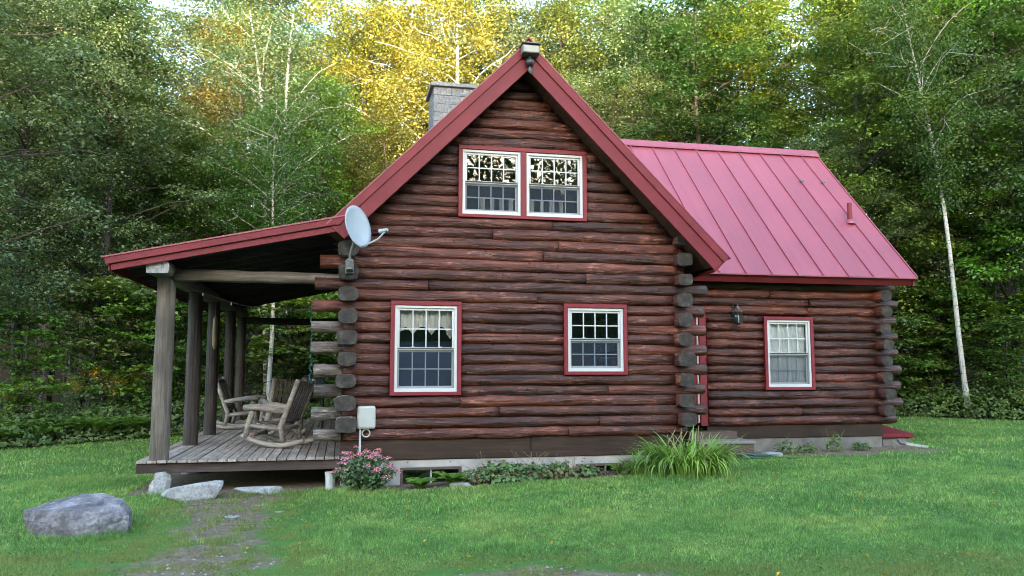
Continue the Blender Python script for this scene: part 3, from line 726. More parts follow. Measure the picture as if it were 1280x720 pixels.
MB().box(AX0, AX1, AY + 0.25, 6.9, 3.25, 3.3).build('wing_ceiling', M['room'], cabin)
MB().box(AX0 + 0.15, AX1 - 0.08, AY + 0.25, 6.9, 0.64, 0.7).build('wing_floor', M['room'], cabin)
MB().box(6.60, AX1 + 0.01, AY - 0.03, AY + 0.16, 0.455, 0.712).build('sill_timber', M['sill'], cabin, bevel=0.01)
MB().box(6.2, AX1 - 0.01, AY - 0.005, AY + 0.2, -0.2, 0.452).build('wing_foundation', M['grey_concrete'], cabin)
# door in the inner corner, mostly behind the log ends
dm = MB().box(5.62, 6.46, AY - 0.02, AY + 0.03, 0.74, 2.72).build('door', M['redtrim'], cabin, bevel=0.004)
MB().box(6.462, 6.598, AY - 0.085, AY + 0.06, 0.70, 2.80).build('jamb', M['redtrim'], dm, bevel=0.004)
MB().box(6.425, 6.455, AY - 0.05, AY - 0.022, 0.76, 2.70).build('storm_door_edge', M['white'], dm)
MB().box(5.50, 6.46, AY - 0.085, AY + 0.06, 2.722, 2.80).build('head_trim', M['redtrim'], dm)
MB().box(5.75, 6.3, AY - 0.028, AY - 0.021, 1.65, 2.5).build('pane', M['glass'], dm)
# wing roof
RY, RZ, EYv, EZ = 4.40, 6.79, 1.20, 3.515; WX1 = 10.80
def wz(y): return EZ + (RZ - EZ) * (y - EYv) / (RY - EYv)
wr = MB().prism([(EYv + 0.04, EZ + 0.02), (RY, RZ - 0.025), (RY, RZ - 0.28), (EYv + 0.20, EZ - 0.06), (EYv + 0.06, EZ - 0.04)], 6.02, WX1 - 0.05, axis='x').build('wing_roof', M['soffit'], cabin)
MB().prism([(RY, RZ - 0.28), (RY, RZ - 0.025), (7.6, EZ), (7.6, EZ - 0.22)], 5.2, WX1 - 0.05, axis='x').build('rear_slope', M['soffit'], wr)
seams = [10.37 - 0.527 * k for k in range(15)]
edges = [WX1] + seams
for a, b in zip(edges[1:], edges[:-1]):
    ys = EYv if a > 5.9 else max(EYv, 7.40 - b)
    if ys > RY - 0.1: continue
    MB().prism([(ys - 0.03, wz(ys - 0.03)), (RY, RZ), (RY, RZ - 0.022), (ys - 0.03, wz(ys - 0.03) - 0.022)], a + 0.001, b - 0.001, axis='x').build('roof_panel', M['roof'], wr)
    if a > 4: MB().prism([(ys - 0.03, wz(ys - 0.03) + 0.034), (RY, RZ + 0.034), (RY, RZ - 0.01), (ys - 0.03, wz(ys - 0.03) - 0.01)], a - 0.013, a + 0.013, axis='x').build('seam', M['roof'], wr)
    MB().prism([(RY, RZ - 0.022), (RY, RZ), (7.64, EZ - 0.04), (7.64, EZ - 0.062)], a + 0.001, b - 0.001, axis='x').build('roof_panel', M['roof'], wr)
MB().prism([(EYv - 0.03, wz(EYv - 0.03) + 0.03), (RY, RZ + 0.03), (RY, RZ - 0.03), (EYv - 0.03, wz(EYv - 0.03) - 0.03)], WX1 - 0.012, WX1 + 0.010, axis='x').build('rake_edge', M['roof'], wr)
MB().prism([(RY - 0.16, RZ - 0.11), (RY - 0.13, RZ - 0.06), (RY, RZ + 0.075), (RY + 0.13, RZ - 0.06), (RY + 0.16, RZ - 0.11), (RY, RZ + 0.03)], 3.0, WX1 + 0.03, axis='x').build('ridge_cap', M['roof'], wr)
MB().prism([(EYv - 0.004, EZ - 0.022), (EYv + 0.04, EZ - 0.022), (EYv + 0.145, EZ - 0.15), (EYv + 0.11, EZ - 0.175)], 6.02, WX1 - 0.02, axis='x').build('eave_fascia', M['red'], wr, bevel=0.004)
MB().prism([(EYv + 0.04, EZ - 0.18), (EYv + 0.04, EZ), (RY, RZ - 0.05), (RY, RZ - 0.3)], WX1 - 0.05, WX1 - 0.014, axis='x').build('rake_fascia', M['red'], wr)
MB().tube([(10.27, 2.42, wz(2.42) - 0.03), (10.27, 2.42, wz(2.42) + 0.42)], 0.05, 14).build('vent_pipe', M['redtrim'], wr, smooth=False)
MB().lathe([(0.10, -0.02), (0.09, 0.03), (0.055, 0.07)], 14, (10.27, 2.42, wz(2.42))).build('flashing', M['roof'], wr)
for sx in (seams[1], seams[0]):
    MB().box(sx - 0.04, sx + 0.04, 3.43, 3.49, wz(3.46) + 0.02, wz(3.46) + 0.075).build('snow_guard', M['metal_grey'], wr, bevel=0.01)

# ------------------------------------------------------------------ things on and around the cabin
def H(x, y): return float(height(x, y))

# satellite dish
sd_ = empty('satellite_dish', (0.07, -0.64, 3.16), label='pale grey oval satellite dish on the porch corner of the cabin', cat='satellite dish')
prof = MB(); nr, na = 6, 28
nrm = Vector((0.72, -0.66, 0.22)).normalized(); ux = Vector((0, 0, 1)).cross(nrm).normalized(); uz = nrm.cross(ux).normalized()
cen = Vector((0.11, -0.14, 0.60))
vs = []; 
for side in (0, 1):
    for i in range(nr + 1):
        rr = i / nr
        for k in range(na):
            a = 2 * math.pi * k / na
            vs.append(cen + ux * (0.265 * rr * math.cos(a)) + uz * (0.315 * rr * math.sin(a)) + nrm * (0.055 * (rr * rr - 1) - 0.008 * side))
fs = []; n1 = (nr + 1) * na
for i in range(nr):
    for k in range(na):
        q = (i*na+k, i*na+(k+1)%na, (i+1)*na+(k+1)%na, (i+1)*na+k); fs.append(q); fs.append(tuple(n1 + j for j in q[::-1]))
for k in range(na): fs.append((nr*na+k, nr*na+(k+1)%na, n1+nr*na+(k+1)%na, n1+nr*na+k))
MB().add(vs, fs).build('reflector', M['dish'], sd_, smooth=True)
low = cen - uz * 0.30
tip = cen - uz * 0.20 + nrm * 0.42 + Vector((0.02, 0, -0.02))
MB().tube([low - nrm * 0.03, low + nrm * 0.14, low + nrm * 0.30 + Vector((0, 0, .01)), tip], [0.016, 0.015, 0.014, 0.014], 8).build('feed_arm', M['dish'], sd_)
MB().tube([tip + nrm * 0.05 + Vector((0, 0, .02)), tip - nrm * 0.05 + Vector((0, 0, .03)), tip - nrm * 0.09 + Vector((0, 0, .04))], [0.022, 0.03, 0.034], 10).build('feed_horn', M['dish'], sd_)
MB().tube([(0, 0.02, 0.02), (0.0, 0.0, 0.20), (0.05, -0.03, 0.38), cen - nrm * 0.09], [0.020, 0.020, 0.020, 0.024], 10).build('mast', M['metal_grey'], sd_)
MB().box(-0.05, 0.05, 0.055, 0.31, 0.0, 0.03).box(-0.06, 0.06, 0.27, 0.31, -0.03, 0.17).box(-0.03, 0.03, -0.01, 0.055, 0.0, 0.03).box(-0.045, 0.045, -0.012, 0.055, 0.12, 0.15).build('mount_bracket', M['metal_grey'], sd_, bevel=0.004)

# floodlight and camera at the peak
fl = empty('floodlight', (AP + 0.01, yF - 0.03, 6.50), label='square grey floodlight mounted at the peak of the gable', cat='floodlight')
MB().prism([(-0.16, 0.06), (-0.16, 0.19), (-0.02, 0.205), (0, 0.19), (0, 0.05)], -0.135, 0.135, axis='x').build('housing', M['metal_grey'], fl, bevel=0.012)
MB().box(-0.115, 0.115, -0.166, -0.161, 0.075, 0.175).build('lens', m_plain('floodlight_lens', (0.17, 0.18, 0.14), 0.15), fl)
MB().box(-0.15, 0.15, -0.185, 0.0, 0.206, 0.222).build('hood', M['metal_grey'], fl, bevel=0.004)
MB().tube([(0, -0.05, 0.06), (0, -0.05, -0.02)], 0.022, 8).build('knuckle', M['black'], fl)
sc_ = empty('security_camera', (AP + 0.01, yF - 0.08, 6.25), label='small black camera hanging under the floodlight', cat='security camera')
MB().lathe([(0.02, 0.27), (0.062, 0.25), (0.07, 0.19), (0.05, 0.14), (0.02, 0.125)], 14).build('housing', M['black'], sc_, smooth=True)
MB().lathe([(0.022, 0.15), (0.022, 0.10), (0.045, 0.095), (0.045, 0.06), (0.02, 0.055)], 12).build('bracket', M['black'], sc_)
MB().tube([(0, -0.02, 0.06), (0, -0.08, 0.02)], [0.03, 0.026], 10).build('lens', M['metal_grey'], sc_)

# meter box
mt = empty('meter_box', (0.355, -0.135, 0.0), label='pale grey meter box with white conduit beside the pink flowers', cat='meter box')
MB().box(-0.135, 0.135, -0.075, 0.03, 0.87, 1.205).build('cover', M['meter'], mt, bevel=0.035)
MB().tube([(-0.085, -0.02, 0.88), (-0.085, -0.02, 0.60), (-0.095, -0.02, 0.10)], 0.016, 8).build('conduit', M['white'], mt)
MB().tube([(0.0 + 0.055 * math.cos(a), -0.03, 0.81 + 0.055 * math.sin(a)) for a in [k * math.pi / 8 for k in range(17)]], 0.011, 6).build('cable_loop', M['meter'], mt)

# wall lantern
la = empty('wall_lantern', (7.17, AY - 0.12, 2.56), label='black glass-sided wall lantern beside the wing window', cat='lantern')
MB().box(-0.05, 0.05, 0.0, 0.04, 0.16, 0.36).build('back_plate', M['black'], la, bevel=0.006)
MB().tube([(0, 0.02, 0.30), (0, -0.05, 0.385), (0, -0.11, 0.37), (0, -0.12, 0.32)], 0.012, 8).build('arm', M['black'], la)
MB().lathe([(0.02, 0.345), (0.03, 0.31), (0.095, 0.25), (0.095, 0.24)], 4 * 2, (0, -0.12, 0)).build('cap', m_plain('lantern_cap', (0.10, 0.07, 0.06), 0.35), la)
lf = MB()
for k in range(6):
    a = 2 * math.pi * k / 6; lf.tube([(0.085 * math.cos(a), -0.12 + 0.085 * math.sin(a), 0.245), (0.062 * math.cos(a), -0.12 + 0.062 * math.sin(a), 0.035)], 0.007, 5)
lf.lathe([(0.03, 0.0), (0.068, 0.02), (0.068, 0.04), (0.03, 0.045)], 12, (0, -0.12, 0)).build('cage', M['black'], la)
MB().lathe([(0.06, 0.045), (0.08, 0.24)], 6, (0, -0.12, 0)).build('glass', M['glass'], la)
MB().lathe([(0.018, 0.05), (0.022, 0.10), (0.018, 0.17), (0.004, 0.19)], 8, (0, -0.12, 0)).build('bulb', m_plain('lantern_bulb', (0.7, 0.7, 0.68), 0.3), la)

# log rocking chairs --------------------------------------------------------------
def make_chair(label):
    c = empty('rocking_chair', (0, 0, 0), label=label, cat='rocking chair', group='log rocking chairs on the porch')
    for s in (-1, 1):
        yy = 0.29 * s
        pts = [(-0.52 + 1.10 * q / 10, yy, 0.045 + 0.15 * ((q - 6) / 6.0) ** 2 * (1.0 if q < 6 else 1.3)) for q in range(11)]
        MB().tube(pts, [0.032, 0.04, 0.042, 0.043, 0.043, 0.043, 0.043, 0.043, 0.042, 0.038, 0.03], 9, jit=0.05).build('rocker', M['chair'], c, smooth=True)
        MB().tube([(-0.44, yy * 1.04, 0.16), (-0.41, yy * 1.02, 0.36), (-0.33, yy, 0.62)], [0.045, 0.047, 0.042], 9, jit=0.04).build('leg', M['chair'], c, smooth=True)
        MB().tube([(0.22, yy, 0.10), (0.17, yy, 0.34), (0.33, yy, 0.75), (0.46, yy, 1.10)], [0.042, 0.046, 0.044, 0.038], 9, jit=0.04).build('back_post', M['chair'], c, smooth=True)
        MB().tube([(-0.48, yy * 1.06, 0.64), (-0.25, yy * 1.1, 0.655), (0.05, yy * 1.07, 0.61), (0.27, yy, 0.58)], [0.050, 0.056, 0.05, 0.04], 9, jit=0.04).build('armrest', M['chair'], c, smooth=True)
        MB().tube([(-0.40, yy, 0.36), (0.18, yy, 0.30)], 0.036, 8, jit=0.05).build('seat_rail', M['chair'], c, smooth=True)
    for xx, zz_ in ((-0.39, 0.34), (0.18, 0.31), (-0.40, 0.20)):
        MB().tube([(xx, -0.29, zz_), (xx, 0.29, zz_)], 0.032, 8, jit=0.05).build('stretcher', M['chair'], c, smooth=True)
    for bz, bx in ((0.44, 0.215), (1.02, 0.43)):
        MB().tube([(bx, -0.29, bz), (bx, 0.29, bz)], 0.028, 8).build('back_rail', M['chair2'], c, smooth=True)
    for k in range(7):
        yy = -0.225 + 0.075 * k
        MB().add([(x + dx, yy + dy, zq) for (x, zq) in ((0.20, 0.40), (0.475, 1.08)) for dx, dy in ((-0.012, -0.024), (0.012, -0.024), (0.012, 0.024), (-0.012, 0.024))],
                 [(0, 1, 5, 4), (1, 2, 6, 5), (2, 3, 7, 6), (3, 0, 4, 7), (0, 3, 2, 1), (4, 5, 6, 7)]).build('back_slat', M['chair2'], c)
    for k in range(6):
        xx = -0.38 + 0.094 * k
        MB().box(xx, xx + 0.075, -0.27, 0.27, 0.385 - 0.012 * k, 0.405 - 0.012 * k).build('seat_slat', M['chair'], c, bevel=0.004)
    return c
DZ = 0.468
ch = make_chair('silvered log rocking chair nearest the front of the porch'); ch.location = (-1.00, 1.75, DZ); ch.rotation_euler.z = R(-24)
c2 = copy_tree(ch); c2['label'] = 'slat-backed rocking chair behind the front rocker against the cabin wall'; c2.location = (-1.12, 4.1, DZ); c2.rotation_euler.z = R(-72)
c3 = copy_tree(ch); c3['label'] = 'log rocking chair between the far porch posts, facing the cabin wall'; c3.location = (-2.14, 6.0, DZ); c3.rotation_euler.z = R(172)

# covered grill by the wall
gr = empty('barbecue_grill', (-0.62, 5.6, DZ), label='dark blue domed barbecue grill beside the cabin wall on the porch', cat='grill')
MB().prism([(-0.27 + 0.0, 0.88), (0.27, 0.88), (0.27, 1.0), (0.20, 1.10), (0.08, 1.16), (-0.08, 1.16), (-0.20, 1.10), (-0.27, 1.0)], -0.38, 0.38).build('lid', M['blue'], gr, bevel=0.02)
MB().box(-0.27, 0.27, -0.38, 0.38, 0.66, 0.875).build('firebox', M['black'], gr, bevel=0.01)
for sx in (-0.22, 0.22):
    for sy in (-0.33, 0.33): MB().tube([(sx, sy, 0.0), (sx, sy, 0.66)], 0.018, 8).build('leg', M['black'], gr)
MB().box(-0.22, 0.22, -0.62, -0.39, 0.80, 0.83).build('side_shelf', M['black'], gr, bevel=0.005)
MB().tube([(-0.29, -0.25, 0.98), (-0.33, -0.25, 0.98), (-0.33, 0.25, 0.98), (-0.29, 0.25, 0.98)], 0.012, 6).build('handle', M['metal_grey'], gr)

# string lights
st = empty('string_lights', (-2.35, 0.3, 3.02), label='thin string of small lights sagging under the porch beam', cat='string lights')
pts = []
for k in range(25):
    u = k / 24; pts.append((1.95 * u, 0.3 + 0.4 * u, -0.03 - 0.30 * u + 0.0 - 0.14 * math.sin(math.pi * u)))
MB().tube(pts, 0.006, 5).build('wire', M['metal_grey'], st)
for k in range(3, 24, 5):
    p = pts[k]; MB().lathe([(0.006, 0.0), (0.012, -0.02), (0.012, -0.035), (0.003, -0.05)], 6, p).build('bulb', M['cloth'], st)
s2 = empty('garland', (-0.46, -0.02, 1.55), label='blue-green light garland hanging down the cabin corner logs', cat='garland')
pts = [(0.015 * math.sin(k * 1.3), 0.015 * math.cos(k * 1.7), 1.17 * (1 - k / 40)) for k in range(41)]
MB().tube(pts, 0.008, 5).build('wire', M['hose'], s2)
gm = MB()
for p in pts:
    for _ in range(3):
        d = Vector((random.uniform(-1, 1), random.uniform(-1, 1), random.uniform(-0.6, 0.6))).normalized() * 0.035
        gm.tube([p, Vector(p) + d], [0.006, 0.003], 4)
gm.build('bulbs', M['hose'], s2)
ci = empty('wind_chime', (-2.32, 3.4, 2.10), label='long wooden wind chime hanging between the porch posts', cat='wind chime')
MB().tube([(0, 0, 0.9), (0, 0, 0.62)], 0.004, 5).build('cord', M['straw'], ci)
MB().lathe([(0.02, 0.0), (0.042, 0.08), (0.045, 0.35), (0.04, 0.55), (0.015, 0.63)], 10).build('tube', m_plain('chime_bamboo', (0.22, 0.15, 0.08), 0.6), ci, smooth=True)

# stones ---------------------------------------------------------------------------
def rock(name, loc, size, seed, mat, label, cat, flat=0.55, rz=0, tilt=(0, 0), sub=4, rough=0.10, group=None):
    bm = bmesh.new(); bmesh.ops.create_icosphere(bm, subdivisions=sub, radius=1.0)
    r = np.random.default_rng(seed); V = np.array([v.co[:] for v in bm.verts])
    planes = [(np.array([0, 0, 1.0]), flat)]
    for _ in range(11):
        d = r.normal(size=3); d[2] *= 0.55; d /= np.linalg.norm(d); planes.append((d, r.uniform(0.62, 0.88)))
    for d, h in planes:
        ex = np.clip(V @ d - h, 0, None); V = V - np.outer(ex * 0.93, d)
    for k in range(4):
        f = 2.2 * 1.9 ** k; nz = np.zeros(len(V))
        for _ in range(5):
            d = r.normal(size=3); d /= np.linalg.norm(d); nz += np.sin(V @ d * f + r.uniform(0, 6.28))
        V = V + V / np.linalg.norm(V, axis=1)[:, None] * (nz * rough / 5 / 1.45 ** k)[:, None]
    V = V * np.array(size)
    for v, c in zip(bm.verts, V): v.co = c
    me = bpy.data.meshes.new(name); bm.to_mesh(me); bm.free()
    o = link(name, me, mat, smooth=True, loc=loc, rot=(tilt[0], tilt[1], rz)); tag(o, label, cat, group)
    return o
def boulder():
    top = [(-0.56, -0.02, 0.27), (-0.40, 0.24, 0.33), (-0.12, 0.40, 0.37), (0.14, 0.40, 0.38), (0.33, 0.27, 0.34), (0.47, 0.12, 0.345), (0.50, -0.10, 0.30), (0.30, -0.27, 0.31), (0.0, -0.35, 0.31), (-0.34, -0.22, 0.29)]
    bm = bmesh.new(); rings = []
    for k, (sc, zz, ox) in enumerate(((0.45, 1.02, 0), (0.97, 1.0, 0), (1.05, 0.62, 0.04), (1.02, 0.30, 0.07), (0.90, -0.15, 0.06))):
        rings.append([bm.verts.new((x * sc + ox, y * sc, z * zz if zz > 0 else zz)) for x, y, z in top])
    bm.faces.new(rings[0])
    for a, b in zip(rings[:-1], rings[1:]):
        for q in range(10): bm.faces.new((a[q], b[q], b[(q + 1) % 10], a[(q + 1) % 10]))
    bmesh.ops.subdivide_edges(bm, edges=bm.edges[:], cuts=1, use_grid_fill=True, smooth=0.25)
    bmesh.ops.triangulate(bm, faces=bm.faces[:])
    bmesh.ops.subdivide_edges(bm, edges=bm.edges[:], cuts=1, use_grid_fill=True)
    bmesh.ops.subdivide_edges(bm, edges=bm.edges[:], cuts=1, use_grid_fill=True)
    V = np.array([v.co[:] for v in bm.verts]); r = np.random.default_rng(4); nz = np.zeros(len(V))
    for k in range(4):
        f = 7 * 2.0 ** k
        for _ in range(5):
            d = r.normal(size=3); d /= np.linalg.norm(d); nz += np.abs(np.sin(V @ d * f + r.uniform(0, 6.28))) * 0.013 / 1.5 ** k
    side = np.clip((0.33 - V[:, 2]) / 0.08, 0.30, 1)
    c = V - np.array([0, 0, 0.12]); V = V + c / np.linalg.norm(c, axis=1)[:, None] * ((nz - 0.06) * side)[:, None]
    for v, p in zip(bm.verts, V): v.co = p
    bmesh.ops.recalc_face_normals(bm, faces=bm.faces[:])
    me = bpy.data.meshes.new('boulder'); bm.to_mesh(me); bm.free()
    o = link('boulder', me, M['boulder'], smooth=False, loc=(-2.76, -2.62, H(-2.8, -2.6) - 0.02), rot=(0, 0, R(-4))); o.scale = (0.92, 0.92, 0.98)
    tag(o, 'large grey flat-topped boulder standing in the lawn left of the porch', 'boulder')
boulder()
rock('stone_slab', (-1.92, -0.50, H(-1.9, -.5) + 0.06), (0.46, 0.22, 0.19), 5, M['slab'], 'larger tilted pale stone slab below the porch deck edge', 'stone', flat=0.66, rz=R(12), tilt=(R(-14), R(-7)), rough=0.05)
rock('stone_slab', (-1.12, -0.22, H(-1.1, -.25) + 0.02), (0.37, 0.15, 0.12), 9, M['slab'], 'smaller flat pale stone slab near the middle of the deck edge', 'stone', flat=0.62, rz=R(5), tilt=(R(-8), 0), rough=0.05)
rock('flat_stone', (7.42, 0.85, H(7.4, .85) + 0.03), (0.26, 0.20, 0.085), 13, M['slab'], 'small grey flat stone at the foot of the wing steps', 'stone', flat=0.6, rz=R(20), rough=0.08)
rock('flat_stone', (1.72, -0.52, H(1.7, -.5) + 0.0), (0.21, 0.10, 0.075), 17, M['slab'], 'low grey stone among ferns under the basement window', 'stone', flat=0.7, rz=R(-8), rough=0.08)
for k, (sx, sy, ss) in enumerate(((-0.72, -1.75, 0.10), (-1.25, -1.95, 0.13), (-1.0, -1.2, 0.09))):
    rock('path_stone', (sx, sy, H(sx, sy) - 0.015), (ss, ss * 0.7, 0.035), 40 + k, M['slab'], ('small pale stone set in the dirt path, closest to the deck' if k == 2 else 'wide flat stone bedded in the middle of the dirt path' if k == 1 else 'small flat stone at the grassy edge of the dirt path'), 'stone', flat=0.5, sub=3, rough=0.08)

# bucket, steps, bulkhead, hose, downspout -----------------------------------------
bu = empty('bucket', (-0.14, -0.22, H(-.14, -.22)), label='small white plastic pail between the deck and the pink flowers', cat='bucket')
MB().lathe([(0.062, 0.0), (0.070, 0.22), (0.076, 0.225), (0.076, 0.245), (0.066, 0.25)], 16).build('body', M['white'], bu, smooth=False)
MB().lathe([(0.079, 0.246), (0.079, 0.268), (0.03, 0.272)], 16).build('lid', m_plain('pail_lid', (0.45, 0.36, 0.26), 0.5), bu)
sp = empty('wooden_steps', (6.6, 0.9, H(6.6, .9)), label='low brown wooden step below the wing door', cat='steps')
g0 = H(6.6, .9)
MB().box(-0.55, 0.55, 0.0, 0.70, 0.47 - 0.035 - g0 + 0, 0.485 - g0).build('tread', M['step_top'], sp, bevel=0.006)
MB().box(-0.53, 0.53, 0.03, 0.05, -0.1, 0.434 - g0).build('riser', M['brown_paint'], sp, bevel=0.003)
MB().box(0.505, 0.53, 0.052, 0.69, -0.1, 0.434 - g0).build('side_board', M['brown_paint'], sp, bevel=0.003)
MB().box(-0.53, 0.40, 0.40, 0.70, 0.487 - g0, 0.62 - g0).build('upper_tread', M['brown_paint'], sp, bevel=0.006)
bh = empty('bulkhead', (10.66, 1.85, H(10.6, 1.85)), label='low concrete bulkhead with a red metal lid at the wing corner', cat='bulkhead')
b0 = H(10.6, 2.1)
MB().box(-0.28, 0.33, 0.0, 1.5, -0.3, 0.40 - b0).build('curb', M['grey_concrete'], bh, bevel=0.01)
MB().prism([(-0.06, 0.475 - b0), (1.6, 0.66 - b0), (1.6, 0.59 - b0), (-0.06, 0.405 - b0)], -0.34, 0.385, axis='x').build('lid', M['red'], bh, bevel=0.006)
ds = empty('downspout', (10.72, 1.25, H(10.72, 1.25)), label='short pale downspout lying on the ground by the bulkhead', cat='downspout')
MB().add([(v[0], v[1], v[2]) for v in [(-0.20, 0.10, 0.06), (-0.20, 0.16, 0.06), (0.10, -0.04, 0.015), (0.10, -0.10, 0.015), (-0.20, 0.10, 0.11), (-0.20, 0.16, 0.11), (0.10, -0.04, 0.06), (0.10, -0.10, 0.06)]],
         [(0, 1, 2, 3), (4, 7, 6, 5), (0, 3, 7, 4), (1, 5, 6, 2)]).build('pipe', M['meter'], ds)
MB().tube([(-0.20, 0.13, 0.085), (-0.28, 0.17, 0.10), (-0.31, 0.19, 0.16)], 0.035, 8).build('elbow', M['metal_grey'], ds)
ho = empty('garden_hose', (6.95, 0.62, H(6.9, .62) + 0.02), label='green garden hose coiled on the grass beside the daylilies', cat='hose')
pts = []
for k in range(64):
    a = k * 0.30; rr = 0.30 - 0.0022 * k; pts.append((rr * 1.25 * math.cos(a), rr * 0.62 * math.sin(a), 0.012 + 0.0009 * k + 0.006 * math.sin(a * 2.3)))
pts = [(0.95, -0.12, 0.01), (0.75, -0.22, 0.012), (0.5, -0.2, 0.012)] + pts
MB().tube(pts, 0.011, 6).build('coil', M['hose'], ho, smooth=True)

# ------------------------------------------------------------------ leaves
def rot_frames(nrm, rg, spin=None):
    n = len(nrm); nrm = nrm / np.linalg.norm(nrm, axis=1)[:, None]
    t = rg.normal(size=(n, 3)) if spin is None else spin
    t = t - nrm * np.sum(t * nrm, 1)[:, None]; t /= np.linalg.norm(t, axis=1)[:, None] + 1e-9
    return t, np.cross(nrm, t), nrm
def leaf_verts(c, nrm, size, rg, aspect=0.62, spin=None, fold=0.18):
    t, b, nn = rot_frames(nrm, rg, spin); s = size[:, None]
    v0 = c - t * s * 0.5; v2 = c + t * s * 0.5 - nn * s * fold * 0.5
    m = c - t * s * 0.05
    v1 = m + b * s * 0.5 * aspect + nn * s * fold; v3 = m - b * s * 0.5 * aspect + nn * s * fold
    V = np.stack([v0, v1, v2, v3], 1).reshape(-1, 3)
    F = np.arange(len(c) * 4).reshape(-1, 4)
    return V, F
def leaf_obj(name, V, F, mat, parent=None, loc=None):
    return link(name, np_mesh(name, V, F), mat, parent, loc=loc)

# pink sedum
def H2(x, y): return height(x, y)
def sedum():
    root = empty('sedum_bush', (0.33, -0.46, H(.33, -.46)), label='leafy sedum clump with flat pink flower heads beside the meter box', cat='flowering plant')
    rg = np.random.default_rng(3); tips = []; stems = MB(); C = []; Nn = []
    for k in range(46):
        a = rg.uniform(0, 6.28); rr = 0.46 * math.sqrt(rg.uniform(0, 1)); hgt = (0.64 - 0.38 * (rr / 0.46) ** 2) * rg.uniform(0.82, 1.1)
        b = np.array([0.10 * math.cos(a), 0.08 * math.sin(a), 0]); tp = np.array([rr * math.cos(a) * 1.02, rr * math.sin(a) * 0.72, hgt]); tips.append(tp)
        md = (b + tp) / 2 + np.array([0.12 * rr * math.cos(a), 0.12 * rr * math.sin(a), 0.02])
        stems.tube([b, md, tp], [0.008, 0.007, 0.005], 5, cap=False)
        for q in range(34):
            u = rg.uniform(0.12, 0.97); p = (1-u)**2*b + 2*u*(1-u)*md + u*u*tp; d = rg.normal(size=3); d[2] *= 0.3; d /= np.linalg.norm(d)
            C.append(p + d * 0.045); Nn.append(np.array([0, 0, 1]) * 0.9 + d * 0.8)
    C = np.array(C); Nn = np.array(Nn); V, F = leaf_verts(C, Nn, rg.uniform(0.05, 0.085, len(C)), rg, 0.6)
    stems.build('stems', M['sedum'], root); leaf_obj('foliage', V, F, M['sedum'], root)
    hm = None
    for k, tp in enumerate(tips):
        if rg.uniform() < 0.30 and tp[2] < 0.45: continue
        n = 60; q = rg.normal(size=(n, 3)) * np.array([0.030, 0.030, 0.010]) * rg.uniform(0.7, 1.2); q[:, 2] -= 3 * (q[:, 0] ** 2 + q[:, 1] ** 2)
        V, F = leaf_verts(q + np.array([0, 0, 0.01]), np.array([[0, 0, 1.0]]) + q * 12, rg.uniform(0.014, 0.024, n), rg, 0.9)
        leaf_obj('flower_head', V, F, M['pink'], root, loc=tuple(tp))
sedum()

def strap_clump(name, loc, n, L, spread, seed, mat, parent, wid=0.016, sx=1.0, sy=1.0):
    rg = np.random.default_rng(seed); V = []; F = []; seg = 7
    for k in range(n):
        a = rg.uniform(0, 6.28); rr = math.sqrt(rg.uniform(0, 1)) * spread; b = np.array([rr * math.cos(a) * sx, rr * math.sin(a) * sy, 0])
        a2 = a + rg.normal() * 0.7; l = L * rg.uniform(0.65, 1.15); lean = rg.uniform(0.12, 0.55); droop = rg.uniform(0.5, 1.9)
        d = np.array([math.cos(a2), math.sin(a2), 0]); w = np.array([-math.sin(a2), math.cos(a2), 0]); p = b.copy(); el = math.pi / 2 - lean; i0 = len(V)
        ww = wid * rg.uniform(0.7, 1.2)
        for s in range(seg + 1):
            u = s / seg; hw = ww * 0.5 * (1 - u ** 2.2) + 0.0006
            V += [p - w * hw + np.array([0, 0, hw * 0.4]), p + w * hw + np.array([0, 0, hw * 0.4])]
            p = p + (d * math.cos(el) + np.array([0, 0, 1]) * math.sin(el)) * l / seg; el -= droop * 2.2 / seg * (0.4 + u * 1.2)
        for s in range(seg): F.append((i0+2*s, i0+2*s+1, i0+2*s+3, i0+2*s+2))
    return leaf_obj(name, np.array(V), np.array(F), mat, parent)
lily = empty('daylily_clump', (5.08, -0.88, H(5.1, -.9)), label='big arching clump of daylily leaves at the corner of the cabin', cat='plant')
strap_clump('foliage', None, 560, 0.78, 0.46, 5, M['lily'], lily, 0.034, sx=1.15, sy=0.7)
sm_ = MB(); rg = np.random.default_rng(8)
for k in range(15):
    a = rg.uniform(0, 6.28); rr = 0.5 * math.sqrt(rg.uniform()); p = Vector((rr * math.cos(a), rr * 0.6 * math.sin(a), 0.05)); h = rg.uniform(0.48, 0.66)
    sm_.tube([p, p + Vector((rg.normal() * .03, rg.normal() * .03, h * 0.6)), p + Vector((rg.normal() * .06, rg.normal() * .04, h))], [0.006, 0.005, 0.006], 5)
sm_.build('stalks', M['stalk'], lily)
l2 = empty('low_daylily', (4.55, -0.50, H(4.5, -.5)), label='lower thin-leaved daylily tuft left of the big arching clump', cat='plant')
strap_clump('foliage', None, 170, 0.46, 0.32, 15, M['lily'], l2, 0.018)

